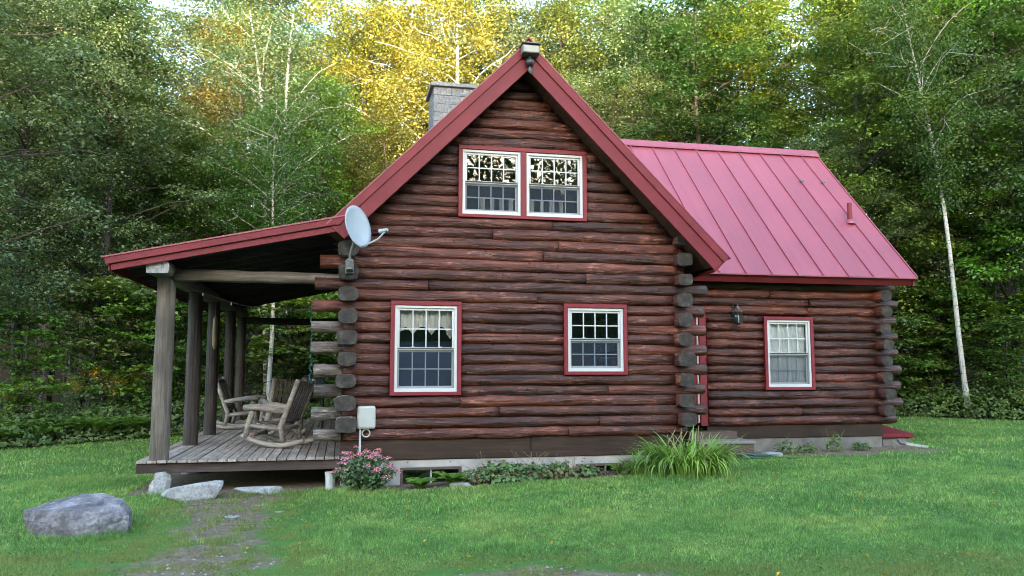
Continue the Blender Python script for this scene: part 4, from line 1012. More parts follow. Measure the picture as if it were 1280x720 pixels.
def fern(loc, rz, L, nf, seed, label):
    root = empty('fern', loc, rz, label=label, cat='fern', group='ferns at the foundation'); rg = np.random.default_rng(seed)
    for k in range(nf):
        a = rg.uniform(-0.2, 0.2) + (k / nf) * 6.28; C = []; Nn = []; Sp = []; S = []; el = 1.25; p = np.zeros(3); d = np.array([math.cos(a), math.sin(a), 0]); w = np.array([-math.sin(a), math.cos(a), 0]); pts = [p.copy()]
        l = L * rg.uniform(0.7, 1.1)
        for s in range(22):
            u = s / 22; st = d * math.cos(el) + np.array([0, 0, 1]) * math.sin(el); p = p + st * l / 22; el -= 0.075; pts.append(p.copy())
            ln = 0.15 * math.sin(math.pi * min(1, u * 0.92 + 0.08)) ** 0.8
            for sd2 in (-1, 1):
                C.append(p + w * sd2 * ln * 0.5); Nn.append(np.cross(st, w) * 1.0 + rg.normal(size=3) * 0.08); Sp.append(w * sd2 + st * 0.35); S.append(max(ln, 0.02))
        V, F = leaf_verts(np.array(C), np.array(Nn), np.array(S), rg, 0.24, np.array(Sp), 0.05)
        fr = leaf_obj('frond', V, F, M['fern'], root)
        MB().tube(pts[::3], 0.004, 4, cap=False).build('stem', M['fern'], fr)
    return root
fern((1.12, -0.50, H(1.1, -.5)), 0.3, 0.30, 6, 1, 'small fern under the left half of the basement window')
fern((1.60, -0.42, H(1.6, -.4)), 1.0, 0.42, 7, 2, 'larger bright fern at the right side of the basement window')
fern((4.18, -0.40, H(4.2, -.4)), 0.0, 0.30, 5, 3, 'lone yellow-green fern beneath the far foundation vent')

def leafy_mound(name, loc, rx, ry, h, n, seed, mat, size, label, cat, group=None, stems=0, round_=0.95, drymix=0.0, stemmat='straw'):
    root = empty(name, loc, label=label, cat=cat, group=group); rg = np.random.default_rng(seed)
    u = rg.normal(size=(n, 3)); u /= np.linalg.norm(u, axis=1)[:, None]; u[:, 2] = np.abs(u[:, 2])
    rad = rg.uniform(0.35, 1.0, n) ** 0.5
    lump = 1 + 0.22 * np.sin(u[:, 0] * 5 + seed) + 0.22 * np.sin(u[:, 1] * 6 + u[:, 2] * 4 + seed * 2)
    c = u * (rad * lump)[:, None] * np.array([rx, ry, h]) + np.array([0, 0, 0.03])
    nm = u * 0.7 + np.array([0, -0.25, 0.75]) + rg.normal(size=(n, 3)) * 0.35
    V, F = leaf_verts(c, nm, rg.uniform(0.7, 1.2, n) * size, rg, round_)
    leaf_obj('foliage', V, F, mat, root)
    if drymix:
        m = int(n * drymix); c2 = rg.uniform(-1, 1, (m, 3)) * np.array([rx * 1.1, ry, h * 0.35]) + np.array([0, 0, h * 0.3]); V, F = leaf_verts(c2, rg.normal(size=(m, 3)) + np.array([0, -0.4, .6]), rg.uniform(0.6, 1.2, m) * size, rg, 0.6)
        leaf_obj('withered_leaves', V, F, M['dry'], root)
    if stems:
        s = MB()
        for _ in range(stems):
            x, y = rg.uniform(-rx, rx), rg.uniform(-ry, ry) * 0.6; hh = h * rg.uniform(0.9, 1.9); l = rg.normal(size=2) * 0.09
            s.tube([(x, y, 0), (x + l[0] * 0.4, y + l[1] * .4, hh * 0.6), (x + l[0] * 1.6, y + l[1], hh)], [0.004, 0.003, 0.002], 4, cap=False)
        s.build('stems', M[stemmat], root)
    return root
leafy_mound('mallow_plant', (2.50, -0.36, H(2.5, -.36)), 0.52, 0.28, 0.24, 620, 4, M['mallow'], 0.075, 'broad round-leaved mound in the middle of the foundation bed', 'plant', stems=26, drymix=0.35)
leafy_mound('mallow_plant', (3.12, -0.36, H(3.1, -.36)), 0.38, 0.26, 0.22, 380, 6, M['mallow'], 0.07, 'smaller round-leaved plant right of the broad mound', 'plant', stems=20, drymix=0.5)
leafy_mound('mallow_plant', (1.98, -0.38, H(2, -.38)), 0.22, 0.20, 0.20, 170, 12, M['mallow'], 0.065, 'sparse round-leaved plant beside the larger fern', 'plant', stems=8, drymix=0.9)
leafy_mound('withered_plant', (3.62, -0.36, H(3.6, -.36)), 0.34, 0.22, 0.15, 240, 7, M['mallow'], 0.055, 'low half-withered plant under the far foundation vent', 'plant', stems=16, drymix=0.8)
leafy_mound('leafy_weed', (4.35, -0.42, H(4.3, -.42)), 0.26, 0.2, 0.16, 220, 9, M['under'], 0.05, 'low green weed between the vent and the daylilies', 'plant', stems=10)
for k, (x, y, rx, h, lab) in enumerate(((7.85, 1.15, 0.16, 0.20, 'leafy weed nearest the steps against the wing foundation'), (8.35, 1.25, 0.22, 0.14, 'flat weed patch below the wing window'), (8.95, 1.30, 0.16, 0.26, 'upright weed right of the wing window'), (9.5, 1.3, 0.2, 0.13, 'low spreading weed near the wing corner'))):
    leafy_mound('weed', (x, y, H(x, y)), rx, 0.16, h, 150, 30 + k, M['under'], 0.05, lab, 'weed', 'weeds along the wing foundation', stems=8, stemmat='under')

# ------------------------------------------------------------------ forest
def crown_r(t, kind):
    if kind == 'maple': return np.sqrt(np.clip(1 - ((t - 0.46) / 0.56) ** 2, 0.02, 1))
    if kind == 'tall': return np.sqrt(np.clip(1 - ((t - 0.52) / 0.52) ** 2, 0.03, 1))
    if kind == 'birch': return np.sqrt(np.clip(1 - ((t - 0.60) / 0.45) ** 2, 0.04, 1))
    return np.sqrt(np.clip(1 - ((t - 0.6) / 0.48) ** 2, 0.04, 1))
def make_tree(kind, seed, Ht, cb, Rm, nl, cl, per, leaf, flat, tr, twin=False):
    """returns (trunk mesh, crown mesh): trunk with limbs, leaves in sprays along every limb"""
    rg = np.random.default_rng(seed); wood = MB(); cc = []; cs = []
    stems = 2 if twin else 1
    for sidx in range(stems):
        lean = rg.normal(size=2) * 0.35 + (np.array([(-0.9, 0.9)[sidx], 0.2]) if twin else 0)
        kx, ky = rg.uniform(0, 6.28, 2)
        def tp(u): return np.array([lean[0] * u * u * Ht / 14 * 1.2 + 0.12 * math.sin(kx + u * 7), lean[1] * u * u + 0.12 * math.sin(ky + u * 6), u * Ht * 0.97])
        o0 = tp(0); us = np.linspace(0, 1, 12)
        wood.tube([tp(u) - o0 * (1 - u) for u in us], [tr * (1.25 if i == 0 else 1) * (1 - 0.88 * u) + 0.008 for i, u in enumerate(us)], 8, cap=False, jit=0.05)
        for k in range(nl // stems):
            t = cb / Ht + (1.0 - cb / Ht) * ((k + rg.uniform(0, 1)) / (nl // stems)) ** 0.85
            r = Rm * float(crown_r((t - cb / Ht) / (1 - cb / Ht), kind)) * rg.uniform(0.62, 1.12)
            a = k * 2.399 + rg.uniform(-0.5, 0.5); el = rg.uniform(0.15, 0.75) if kind != 'birch' else rg.uniform(0.5, 1.1)
            u0 = max(0.05, (t - 0.62 * r * math.tan(el) / Ht) - 0.015); b = tp(u0) - o0 * (1 - u0)
            d = np.array([math.cos(a), math.sin(a), 0]); pts = []
            for q in range(6):
                v = q / 5; pts.append(b + d * r * v + np.array([0, 0, 1]) * (r * math.tan(el) * v * (1 - 0.35 * v)) + rg.normal(size=3) * 0.07 * v)
            wood.tube(pts, [tr * (0.17 if kind == 'birch' else 0.25) * (1 - t * 0.6) * (1 - 0.85 * q / 5) + 0.005 for q in range(6)], 5, cap=False)
            P = np.array(pts)
            for c in range(cl):
                v = rg.uniform(0.25, 1.05); i = min(int(v * 5), 4); p = P[i] + (P[i + 1] - P[i]) * (v * 5 - i)
                off = rg.normal(size=3) * np.array([0.5, 0.5, 0.34]) * (0.35 + 0.35 * r)
                q = p + off; cc.append(q); cs.append(rg.uniform(0.65, 1.2))
                if c % 3 == 0: wood.tube([p, q], [0.009, 0.003], 3, cap=False)
    cc = np.array(cc); cs = np.array(cs); n = len(cc) * per
    rad = 0.78 if kind == 'maple' else 0.66 if kind != 'sapling' else 0.42
    ci = np.repeat(np.arange(len(cc)), per); g = rg.normal(size=(n, 3)); g /= np.linalg.norm(g, axis=1)[:, None]; g *= rg.uniform(0, 1, n)[:, None] ** 0.45
    tilt = rg.normal(size=(len(cc), 2)) * 0.22
    c = g * np.array([1, 1, flat]) * (rad * cs[ci])[:, None]
    c[:, 2] -= 0.25 * (c[:, 0] ** 2 + c[:, 1] ** 2); c[:, 2] += c[:, 0] * tilt[ci, 0] + c[:, 1] * tilt[ci, 1]
    c = c + cc[ci]; keep = c[:, 2] > 0.25; c = c[keep]; g = g[keep]; n = len(c)
    nm = np.array([0, 0, 0.9]) + g * 0.55 + rg.normal(size=(n, 3)) * (0.26 if flat < 0.45 else 0.42)
    V, F = leaf_verts(c, nm, leaf * rg.uniform(0.65, 1.3, n), rg, 0.68)
    return wood.mesh('trunk'), np_mesh('crown', V, F)

TREES = {
 'maple0': make_tree('maple', 1, 14, 3.8, 3.4, 46, 6, 150, 0.108, 0.34, 0.17), 'maple1': make_tree('maple', 2, 14, 4.0, 3.1, 46, 6, 150, 0.108, 0.36, 0.16),
 'maple2': make_tree('maple', 3, 14, 3.0, 3.6, 48, 6, 150, 0.104, 0.30, 0.18),
 'airy0': make_tree('tall', 4, 14, 4.0, 2.7, 42, 7, 110, 0.088, 0.7, 0.14), 'airy1': make_tree('tall', 5, 14, 3.8, 3.0, 44, 7, 110, 0.088, 0.65, 0.15),
 'birch0': make_tree('birch', 6, 14, 4.6, 2.5, 36, 9, 74, 0.09, 0.8, 0.105, True), 'birch1': make_tree('birch', 7, 14, 7.0, 2.1, 32, 8, 74, 0.09, 0.75, 0.10),
 'sapling0': make_tree('sapling', 8, 4.5, 0.7, 1.25, 20, 5, 40, 0.13, 0.22, 0.035), 'sapling1': make_tree('sapling', 9, 4.5, 1.0, 1.1, 18, 5, 40, 0.12, 0.25, 0.03),
}
GR = dict(green=(0.07, 0.13, 0.034), deep=(0.05, 0.108, 0.03), grey=(0.115, 0.16, 0.088), pale=(0.15, 0.19, 0.105), yellow=(0.17, 0.18, 0.03), gold=(0.255, 0.215, 0.05),
          rust=(0.135, 0.125, 0.04), bright=(0.11, 0.20, 0.04), olive=(0.10, 0.115, 0.035))
for t_, c_ in TREES.values():
    t_.materials.append(M['bark']); c_.materials.append(M['leaf'])
birch_mesh = {}
def plant_tree(name, kind, px, rad, hgt, col, label, group, rz=None, birch=False, lean=0.0, wide=1.0):
    if 1090 < px and rad < 35: rad += 3.4; hgt *= 1.10
    ang = math.atan((px - 640) / FPX) + TH
    x, y = CAM.x + rad * math.sin(ang), CAM.y + rad * math.cos(ang)
    base = 4.5 if kind.startswith('sap') else 14.0; s = hgt / base
    root = empty(name, (x, y, H(x, y) - 0.05), random.uniform(0, 6.28) if rz is None else rz, label=label, cat='tree', group=group)
    tm, cm = TREES[kind]
    if birch:
        if kind not in birch_mesh:
            m2 = tm.copy(); m2.materials.clear(); m2.materials.append(M['birch']); birch_mesh[kind] = m2
        tm = birch_mesh[kind]
    a = bpy.data.objects.new('trunk', tm); b = bpy.data.objects.new('crown', cm)
    for o in (a, b):
        COL.objects.link(o); o.parent = root; o.scale = (s * wide, s * wide, s)
    j = [random.uniform(0.88, 1.12) for _ in range(3)]
    b.color = tuple(c * q * 1.2 for c, q in zip(GR[col], j)) + (1,)
    root.rotation_euler.y = lean
    return root
G1 = 'trees at the edge of the clearing'
front = [
 ('broadleaf_tree', 'maple2', -70, 21.5, 13.5, 'grey', 'grey-green broadleaf tree leaning in at the left picture edge'),
 ('broadleaf_tree', 'airy1', 30, 24.0, 12.6, 'pale', 'pale grey-leaved tree rising above the goldenrod at far left'),
 ('broadleaf_tree', 'maple0', 120, 25.5, 12.8, 'grey', 'bushy grey-green tree left of the porch roof corner'),
 ('maple_tree', 'maple1', 215, 29.0, 9.8, 'green', 'green maple under the left gap of open sky'),
 ('birch_tree', 'birch0', 337, 26.0, 13.8, 'grey', 'twin-stemmed white birch standing above the porch roof'),
 ('maple_tree', 'maple2', 265, 26.5, 8.4, 'green', 'short dense maple in front of the twin birch'),
 ('broadleaf_tree', 'airy0', 300, 31.0, 15.0, 'rust', 'orange-tinged tree behind the twin white birch'),
 ('maple_tree', 'maple0', 395, 29.0, 12.4, 'bright', 'bright green maple right of the twin birch'),
 ('broadleaf_tree', 'airy1', 440, 33.0, 17.5, 'yellow', 'tall yellow-green tree left of the golden tree'),
 ('broadleaf_tree', 'airy0', 470, 27.5, 10.6, 'olive', 'olive-leaved tree rising left of the chimney'),
 ('golden_birch', 'airy0', 572, 30.0, 16.8, 'gold', 'golden-yellow birch glowing above the chimney'),
 ('golden_birch', 'airy1', 500, 32.0, 16.8, 'gold', 'slimmer golden birch just left of the one above the chimney'),
 ('broadleaf_tree', 'airy1', 650, 33.0, 17.2, 'pale', 'thin pale-leaved tree behind the gable peak'),
 ('broadleaf_tree', 'maple2', 745, 28.0, 12.2, 'pale', 'dense grey-green tree right of the gable peak'),
 ('broadleaf_tree', 'airy0', 705, 32.0, 17.0, 'olive', 'tall olive tree behind the gable peak'),
 ('broadleaf_tree', 'airy1', 800, 31.0, 16.8, 'grey', 'tall grey-green tree above the wing roof ridge'),
 ('maple_tree', 'maple1', 885, 29.0, 15.6, 'deep', 'dark layered maple standing above the middle of the wing roof'),
 ('broadleaf_tree', 'maple0', 945, 32.0, 16.4, 'yellow', 'yellowish tree left of the small right-hand sky gap'),
 ('broadleaf_tree', 'maple2', 1040, 27.0, 9.2, 'grey', 'low grey-green tree beside the wing roof peak'),
 ('maple_tree', 'maple0', 1085, 28.0, 14.8, 'bright', 'tall light green maple right of the sky gap'),
 ('broadleaf_tree', 'maple1', 1125, 25.8, 9.8, 'pale', 'mid-height pale tree behind the wing roof eave end'),
 ('broadleaf_tree', 'airy1', 1185, 27.0, 15.2, 'pale', 'tall thick-trunked tree behind the leaning white birch'),
 ('broadleaf_tree', 'maple2', 1275, 25.5, 14.0, 'bright', 'leafy tree overhanging the right picture edge'),
 ('birch_tree', 'birch1', 1206, 23.4, 12.6, 'green', 'slim white birch leaning left beside the wing corner'),
 ('birch_tree', 'birch0', 1262, 26.5, 14.2, 'green', 'white-barked birch at the upper right picture edge'),
 ('broadleaf_tree', 'maple1', 1370, 24.5, 13.8, 'grey', 'grey-green tree just outside the right picture edge'),
 ('birch_tree', 'birch1', 337, 24.6, 10.0, 'green', 'straight white birch seen between porch post and corner logs'),
 ('maple_tree', 'maple1', 60, 27.5, 13.6, 'deep', 'dark maple behind the pale far-left tree'),
 ('maple_tree', 'maple2', 160, 30.0, 11.8, 'olive', 'olive maple between the left trees and the sky gap'),
]
for (nm, kd, px, rd, hg, cl, lb) in front:
    plant_tree(nm, kd, px, rd, hg, cl, lb, G1, birch='birch' in nm, lean=-0.19 if 'leaning left' in lb else 0.0, wide=0.74 if 'leaning left' in lb else 1.0, rz=0.4 if 'leaning left' in lb else None)
sap = [
 (22, 22.6, 3.4, 'bright', 'low bright sapling beside the goldenrod at far left'), (105, 24.0, 4.6, 'pale', 'speckled pale sapling at the left forest edge'),
 (172, 24.2, 4.4, 'bright', 'yellow-green sapling just left of the front porch post'), (232, 25.2, 4.2, 'green', 'sapling seen between the first and second porch posts'),
 (262, 26.2, 3.4, 'bright', 'sapling seen between the second and third porch posts'), (352, 25.2, 4.5, 'bright', 'bright layered sapling seen under the porch roof'),
 (385, 26.0, 3.4, 'green', 'small sapling behind the grill'), (425, 26.8, 7.2, 'bright', 'tall bright sapling above the porch roof break'),
 (905, 27.5, 7.6, 'bright', 'light green sapling just above the wing ridge'), (1130, 24.4, 3.2, 'bright', 'bright sapling at the wing corner by the lawn'),
 (1160, 25.0, 3.8, 'green', 'green sapling left of the leaning birch foot'), (1232, 24.6, 3.4, 'bright', 'broad-leaved sapling right of the leaning birch foot'),
 (1262, 23.6, 2.8, 'green', 'low sapling at the right edge of the lawn'), (1258, 25.4, 5.4, 'bright', 'taller maple sapling near the right picture edge'),
 (1155, 26.0, 5.6, 'rust', 'sapling with reddish leaves right of the wing roof'),
]
for i, (px, rd, hg, cl, lb) in enumerate(sap):
    plant_tree('sapling', 'sapling%d' % (i % 2), px, rd, hg, cl, lb, 'saplings along the forest edge', wide=1.25 if hg < 5 else 1.0)
kinds = ['maple0', 'maple1', 'maple2', 'airy0', 'airy1']
for i in range(26):
    px = -60 + i * 56 + random.uniform(-14, 14); rd = 36 + (i % 3) * 2.2
    gap = min(abs(px - 200), abs(px - 1003)); hg = random.uniform(17.2, 20)
    if gap < 66: hg = 10.6
    if 590 < px < 680: hg = 18
    plant_tree('background_tree', kinds[i % 5], px, rd, hg, random.choice(['deep', 'green', 'olive', 'grey', 'yellow'] if 350 < px < 950 else ['deep', 'green', 'grey', 'olive']),
               'green tree deep in the forest, standing behind the front row of trees', 'second row of forest trees')

# far wood that closes the view: leaves and trunks as one mass
def wood_mass(name, n_cl, per, place, leaf, seed, label, col, trunks):
    rg = np.random.default_rng(seed); cc = np.array([place(rg) for _ in range(n_cl)])
    ci = np.repeat(np.arange(n_cl), per); n = n_cl * per; g = rg.normal(size=(n, 3)) * np.array([0.75, 0.75, 0.42])
    V, F = leaf_verts(cc[ci] + g, np.array([0, 0, 0.8]) + rg.normal(size=(n, 3)) * 0.6, leaf * rg.uniform(0.6, 1.3, n), rg, 0.7)
    o = leaf_obj(name, V, F, M['leaf']); o.color = (*col, 1); tag(o, label, 'woods', kind='stuff')
    t = MB()
    for p in trunks(rg): t.tube([p[0], p[1]], [p[2], p[2] * 0.6], 6, cap=False)
    t.build('trunks', M['bark'], o)
def far_place(rg):
    a = rg.uniform(R(-27), R(58)); r = rg.uniform(42, 52); x, y = CAM.x + r * math.sin(a), CAM.y + r * math.cos(a)
    return (x, y, H(x, y) + 0.2 + (rg.uniform(0, 1) * 5 if rg.uniform() < 0.4 else rg.uniform(0, 1) * 13.5))
def far_trunks(rg):
    out = []
    for _ in range(150):
        a = rg.uniform(R(-27), R(58)); r = rg.uniform(29, 46); x, y = CAM.x + r * math.sin(a), CAM.y + r * math.cos(a); z = H(x, y)
        out.append(((x, y, z - 0.1), (x + rg.normal() * 0.4, y, z + rg.uniform(6, 10)), rg.uniform(0.04, 0.13)))
    return out
wood_mass('far_woods', 3600, 40, far_place, 0.22, 61, 'dark mass of woods closing the view between the trunks', GR['deep'], far_trunks)
def tl_place(rg):
    x = rg.uniform(-45, 60); y = rg.uniform(-46, -36); top = 17.3 + 1.6 * math.sin(x * 0.55) + 1.2 * math.sin(x * 1.7 + 1)
    return (x, y, rg.uniform(0.5, 1) ** 0.7 * top if rg.uniform() < 0.6 else rg.uniform(0.2, 1) * top)
def tl_trunks(rg): return [((x, -40 + rg.normal() * 2, -0.1), (x + rg.normal() * 0.6, -40, 12), 0.18) for x in rg.uniform(-45, 60, 40)]
wood_mass('treeline', 3000, 34, tl_place, 0.30, 62, 'line of trees across the yard, mirrored in the gable windows', GR['green'], tl_trunks)

# undergrowth along the forest edge
def edge_band(name, xs, n, seed, depth, hmax, leaf, label, col_mat):
    rg = np.random.default_rng(seed); x = rg.uniform(xs[0], xs[1], n); d = rg.uniform(-0.15, 1, n) ** 1.0 * depth; y = wood_edge(x) + 0.1 + d
    lump = 0.55 + 0.45 * np.abs(vnoise(x, y, 1.8, seed))
    top = hmax * np.clip((d + 0.4) / 1.1, 0.18, 1) * lump
    z = height(x, y) + top * rg.uniform(0.25, 1, n) ** 0.6
    V, F = leaf_verts(np.stack([x, y, z], 1), np.array([0, -0.3, 0.8]) + rg.normal(size=(n, 3)) * 0.4, leaf * (0.5 + 1.9 * rg.uniform(0, 1, n) ** 3), rg, 0.6)
    o = leaf_obj(name, V, F, col_mat); tag(o, label, 'undergrowth', kind='stuff')
edge_band('undergrowth', (-11.5, 1.0), 17000, 71, 3.0, 0.95, 0.085, 'low leafy undergrowth along the left forest edge', M['under'])
edge_band('undergrowth', (11.5, 22), 15000, 72, 3.0, 1.0, 0.085, 'low leafy undergrowth along the right forest edge', M['under'])
def goldenrod(px, rd, h, seed, label):
    ang = math.atan((px - 640) / FPX) + TH; x, y = CAM.x + rd * math.sin(ang), CAM.y + rd * math.cos(ang)
    root = empty('goldenrod', (x, y, H(x, y)), label=label, cat='wildflower', group='goldenrod at the left forest edge'); rg = np.random.default_rng(seed); s = MB(); C = []; Fl = []
    for k in range(9):
        a = rg.uniform(0, 6.28); b = np.array([rg.normal() * 0.12, rg.normal() * 0.12, 0]); tp_ = b + np.array([rg.normal() * 0.10, rg.normal() * 0.1, h * rg.uniform(0.8, 1.08)])
        s.tube([b, (b + tp_) / 2, tp_], [0.006, 0.005, 0.003], 4, cap=False)
        for q in range(46): C.append(b + (tp_ - b) * rg.uniform(0.15, 0.92) + rg.normal(size=3) * np.array([0.06, 0.06, 0.02]))
        for q in range(36): Fl.append(tp_ + rg.normal(size=3) * np.array([0.08, 0.08, 0.045]))
    s.build('stems', M['under'], root)
    C = np.array(C); V, F = leaf_verts(C, rg.normal(size=(len(C), 3)) * 0.5 + np.array([0, -0.3, 0.8]), rg.uniform(0.06, 0.12, len(C)), rg, 0.25); leaf_obj('foliage', V, F, M['under'], root)
    Fl = np.array(Fl); V, F = leaf_verts(Fl, rg.normal(size=(len(Fl), 3)) + np.array([0, 0, 0.6]), rg.uniform(0.02, 0.045, len(Fl)), rg, 0.8); leaf_obj('flowers', V, F, M['golden'], root)['kind'] = 'stuff'
for k, (px, rd, h, lb) in enumerate(((30, 22.6, 1.15, 'goldenrod stand with few yellow tops at far left'), (92, 23.3, 1.3, 'pale goldenrod left of the main yellow group'), (118, 23.6, 1.45, 'tallest goldenrod with bright yellow plumes in mid edge'),
     (140, 23.8, 1.25, 'orange-yellow goldenrod beside the tallest plumes'), (158, 24.0, 1.3, 'goldenrod near the porch side of the left edge'), (180, 24.1, 1.4, 'orange goldenrod nearest the front porch post'))):
    goldenrod(px, rd, h, 80 + k, lb)
def edge_shrub(px, rd, rx, h, seed, label, mat='under', leaf=0.10):
    if px > 1090: rd += 3.3
    ang = math.atan((px - 640) / FPX) + TH; x, y = CAM.x + rd * math.sin(ang), CAM.y + rd * math.cos(ang)
    leafy_mound('shrub', (x, y, H(x, y)), rx, rx * 0.8, h, int(900 * rx), seed, M[mat], leaf, label, 'shrub', 'shrubs along the forest edge', stems=6, stemmat='under', round_=0.55)
for k, a in enumerate(((8, 21.6, 0.9, 0.62, 'wide low shrub at the left picture edge'), (62, 22.4, 0.8, 0.66, 'ferny shrub below the far-left saplings'), (95, 22.9, 0.7, 0.55, 'brownish shrub in the middle of the left edge'), (135, 23.2, 0.75, 0.6, 'dense shrub under the tallest goldenrod'),
     (172, 23.6, 0.6, 0.6, 'leafy shrub close to the front porch post'), (1150, 23.9, 0.8, 0.75, 'leafy shrub at the lawn edge by the wing corner'), (1185, 23.7, 0.9, 0.85, 'tall shrub below the leaning birch'), (1225, 23.6, 0.85, 0.8, 'rounded shrub right of the leaning birch'),
     (1265, 23.3, 0.9, 0.75, 'broad shrub at the right picture edge'))):
    edge_shrub(*a[:4], 90 + k, a[4])

fl_ = []
for k in range(26):
    left = k < 14; px = -20 + k * 15.5 if left else 1128 + (k - 14) * 14.5
    ang = math.atan((px + random.uniform(-5, 5) - 640) / FPX) + TH; rd = 20
    while CAM.y + rd * math.cos(ang) < float(wood_edge(CAM.x + rd * math.sin(ang))) - 0.05: rd += 0.1
    rd += random.uniform(0.1, 0.9); x, y = CAM.x + rd * math.sin(ang), CAM.y + rd * math.cos(ang)
    o = fern((x, y, H(x, y)), 0, 0.95, 10, 200, '') if k == 0 else copy_tree(fl_[0])
    o.location = (x, y, H(x, y) + (0.1 if not left else 0.05)); o.rotation_euler.z = random.uniform(0, 6.28); q = random.uniform(0.75, 1.25); o.scale = (q, q, q * random.uniform(0.9, 1.2))
    tag(o, 'tall fern in the low growth along the left forest edge' if left else 'tall fern in the low growth along the right forest edge', 'fern', 'ferns along the left forest edge' if left else 'ferns along the right forest edge'); fl_.append(o)

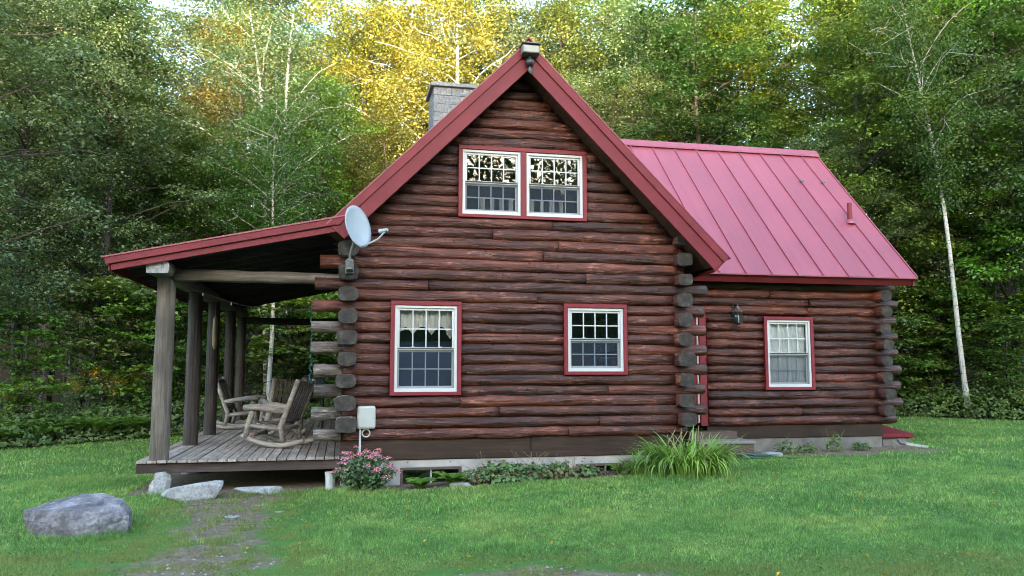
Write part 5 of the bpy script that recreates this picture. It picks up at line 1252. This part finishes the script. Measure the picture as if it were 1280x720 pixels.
# ------------------------------------------------------------------ grass
def grass():
    rg = np.random.default_rng(101); P = []
    for (n, r0, r1, hh, ww) in ((330000, 5.4, 9.5, 0.036, 0.0062), (260000, 9.5, 15, 0.040, 0.0095), (200000, 15, 30, 0.046, 0.017)):
        a = rg.uniform(R(-28), R(50), n); r = np.sqrt(rg.uniform(r0 ** 2, r1 ** 2, n)); x = CAM.x + r * np.sin(a); y = CAM.y + r * np.cos(a)
        P.append(np.stack([x, y, np.full(n, hh), np.full(n, ww)], 1))
    P = np.concatenate(P); x, y = P[:, 0], P[:, 1]
    d = dirt(x, y) + (0.45 * vnoise(x, y, 8, 33) * (1 + vnoise(x, y, 5, 37)) + 0.3 * vnoise(x, y, 17, 38)) * (dirt(x, y) > 0.05)
    keep = (rg.uniform(0, 1, len(P)) > np.clip(d * 1.25, 0, 0.97)) & (y < wood_edge(x) + 0.25)
    keep &= ~((x > -2.72) & (x < W) & (y > 0.1) & (y < 9)) & ~((x > 5) & (x < 10.3) & (y > 1.5) & (y < 7.2)) & ~((x > 10.3) & (x < 11.05) & (y > 2.05) & (y < 3.7))
    keep &= ~((x > 0.7) & (x < 5.3) & (y > -0.3) & (y < 0.2))
    P = P[keep]; x, y = P[:, 0], P[:, 1]; n = len(P)
    clump = 1 + 0.30 * vnoise(x, y, 2.6, 34) + 0.25 * vnoise(x, y, 11, 35)
    worn = np.clip((-4.25 - 0.33 * x - y + 0.3 * vnoise(x, y, 2, 50)) / 0.5, 0, 1)      # thin, yellowed verge near the gravel
    long_ = np.ones(n)                                # the mower misses the edges of stones and walls
    for (qx, qy, qr) in ((-2.76, -2.6, 0.62), (-1.92, -0.5, 0.48), (-1.12, -0.22, 0.4), (-2.49, 0.1, 0.3), (0.33, -0.46, 0.5), (5.08, -0.88, 0.7), (7.42, 0.85, 0.35), (10.7, 1.5, 0.5), (-0.14, -0.22, 0.2)):
        long_ = np.maximum(long_, 1 + 1.1 * np.clip(1 - np.abs(np.hypot(x - qx, y - qy) - qr * 0.8) / 0.22, 0, 1))
    h = long_ * P[:, 2] * np.clip(clump, 0.45, 1.7) * rg.uniform(0.6, 1.35, n) * (1 - 0.35 * worn); w = P[:, 3] * rg.uniform(0.7, 1.3, n)
    a = rg.uniform(0, 6.28, n); la = rg.uniform(0, 6.28, n); lean = rg.uniform(0.05, 1.1, n) * h
    z = height(x, y) - 0.004; b = np.stack([x, y, z], 1); s = np.stack([np.cos(a), np.sin(a), 0 * a], 1) * (w / 2)[:, None]
    ld = np.stack([np.cos(la), np.sin(la), 0 * a], 1)
    tip = b + ld * lean[:, None] + np.stack([0 * a, 0 * a, h], 1)
    V = np.stack([b - s, b + s, tip], 1).reshape(-1, 3)
    F = np.arange(n * 3).reshape(-1, 3)
    me = np_mesh('grass', V, F)
    dry = np.clip(0.15 + 0.45 * worn + 0.5 * (dirt(x, y) > 0.08), 0, 1)
    at = me.attributes.new('dry', 'FLOAT', 'POINT'); at.data.foreach_set('value', np.repeat(dry, 3).astype(np.float32))
    o = link('grass', me, M['grass']); tag(o, 'short mown green grass blades covering the yard', 'grass', kind='stuff')
    # clover and plantain leaves low in the turf
    m = 26000; aa = rg.uniform(R(-28), R(50), m); r = np.sqrt(rg.uniform(5.4 ** 2, 14 ** 2, m)); x = CAM.x + r * np.sin(aa); y = CAM.y + r * np.cos(aa)
    dens = np.clip(0.25 + 0.8 * vnoise(x, y, 1.3, 66) + 0.8 * (y < -4.2 - 0.33 * x), 0, 1)
    k = (rg.uniform(0, 1, m) < dens) & (y < -0.3) & (dirt(x, y) < 0.8); x, y = x[k], y[k]; m = len(x)
    V, F = leaf_verts(np.stack([x, y, height(x, y) + rg.uniform(0.012, 0.045, m)], 1), np.array([0, 0, 1.0]) + rg.normal(size=(m, 3)) * 0.3, rg.uniform(0.014, 0.034, m), rg, 0.9)
    o = leaf_obj('clover', V, F, M['under']); tag(o, 'small clover leaves scattered through the lawn', 'clover', kind='stuff')
    m = 420; aa = rg.uniform(R(-26), R(48), m); r = np.sqrt(rg.uniform(5.6 ** 2, 22 ** 2, m)); x = CAM.x + r * np.sin(aa); y = CAM.y + r * np.cos(aa)
    k = (y < wood_edge(x)) & ~((x > -2.8) & (x < 11) & (y > -0.1)); x, y = x[k], y[k]; m = len(x)
    V, F = leaf_verts(np.stack([x, y, height(x, y) + 0.035], 1), np.array([0, 0, 1.0]) + rg.normal(size=(m, 3)) * 0.35, rg.uniform(0.03, 0.06, m), rg, 0.7)
    o = leaf_obj('fallen_leaves', V, F, M['golden']); tag(o, 'a few yellowed leaves fallen on the grass', 'leaves', kind='stuff')
    # pebbles on the bare strip and path
    m = 5200; x = rg.uniform(-3, 6, m); y = rg.uniform(-6.8, 0, m); k = (dirt(x, y) > 0.5) & (rg.uniform(0, 1, m) < np.where(y < -4.3, 0.6, 0.12)); x, y = x[k], y[k]; m = len(x); sz = rg.uniform(0.006, 0.022, m) * (1 + (rg.uniform(0, 1, m) > 0.97))
    oct_ = np.array([[1, 0, 0], [0, 1, 0], [-1, 0, 0], [0, -1, 0], [0, 0, 0.6], [0, 0, -0.6]]); fo = np.array([[0, 1, 4], [1, 2, 4], [2, 3, 4], [3, 0, 4], [1, 0, 5], [2, 1, 5], [3, 2, 5], [0, 3, 5]])
    V = (oct_[None] * (sz[:, None, None] * rg.uniform(0.6, 1.4, (m, 6, 1)))) + np.stack([x, y, height(x, y) + sz * 0.15], 1)[:, None, :]
    F = (np.arange(m) * 6)[:, None, None] + fo[None]
    o = link('gravel', np_mesh('gravel', V.reshape(-1, 3), F.reshape(-1, 3)), M['concrete']); tag(o, 'loose grey gravel on the bare ground', 'gravel', kind='stuff')
grass()
bpy.context.view_layer.update()
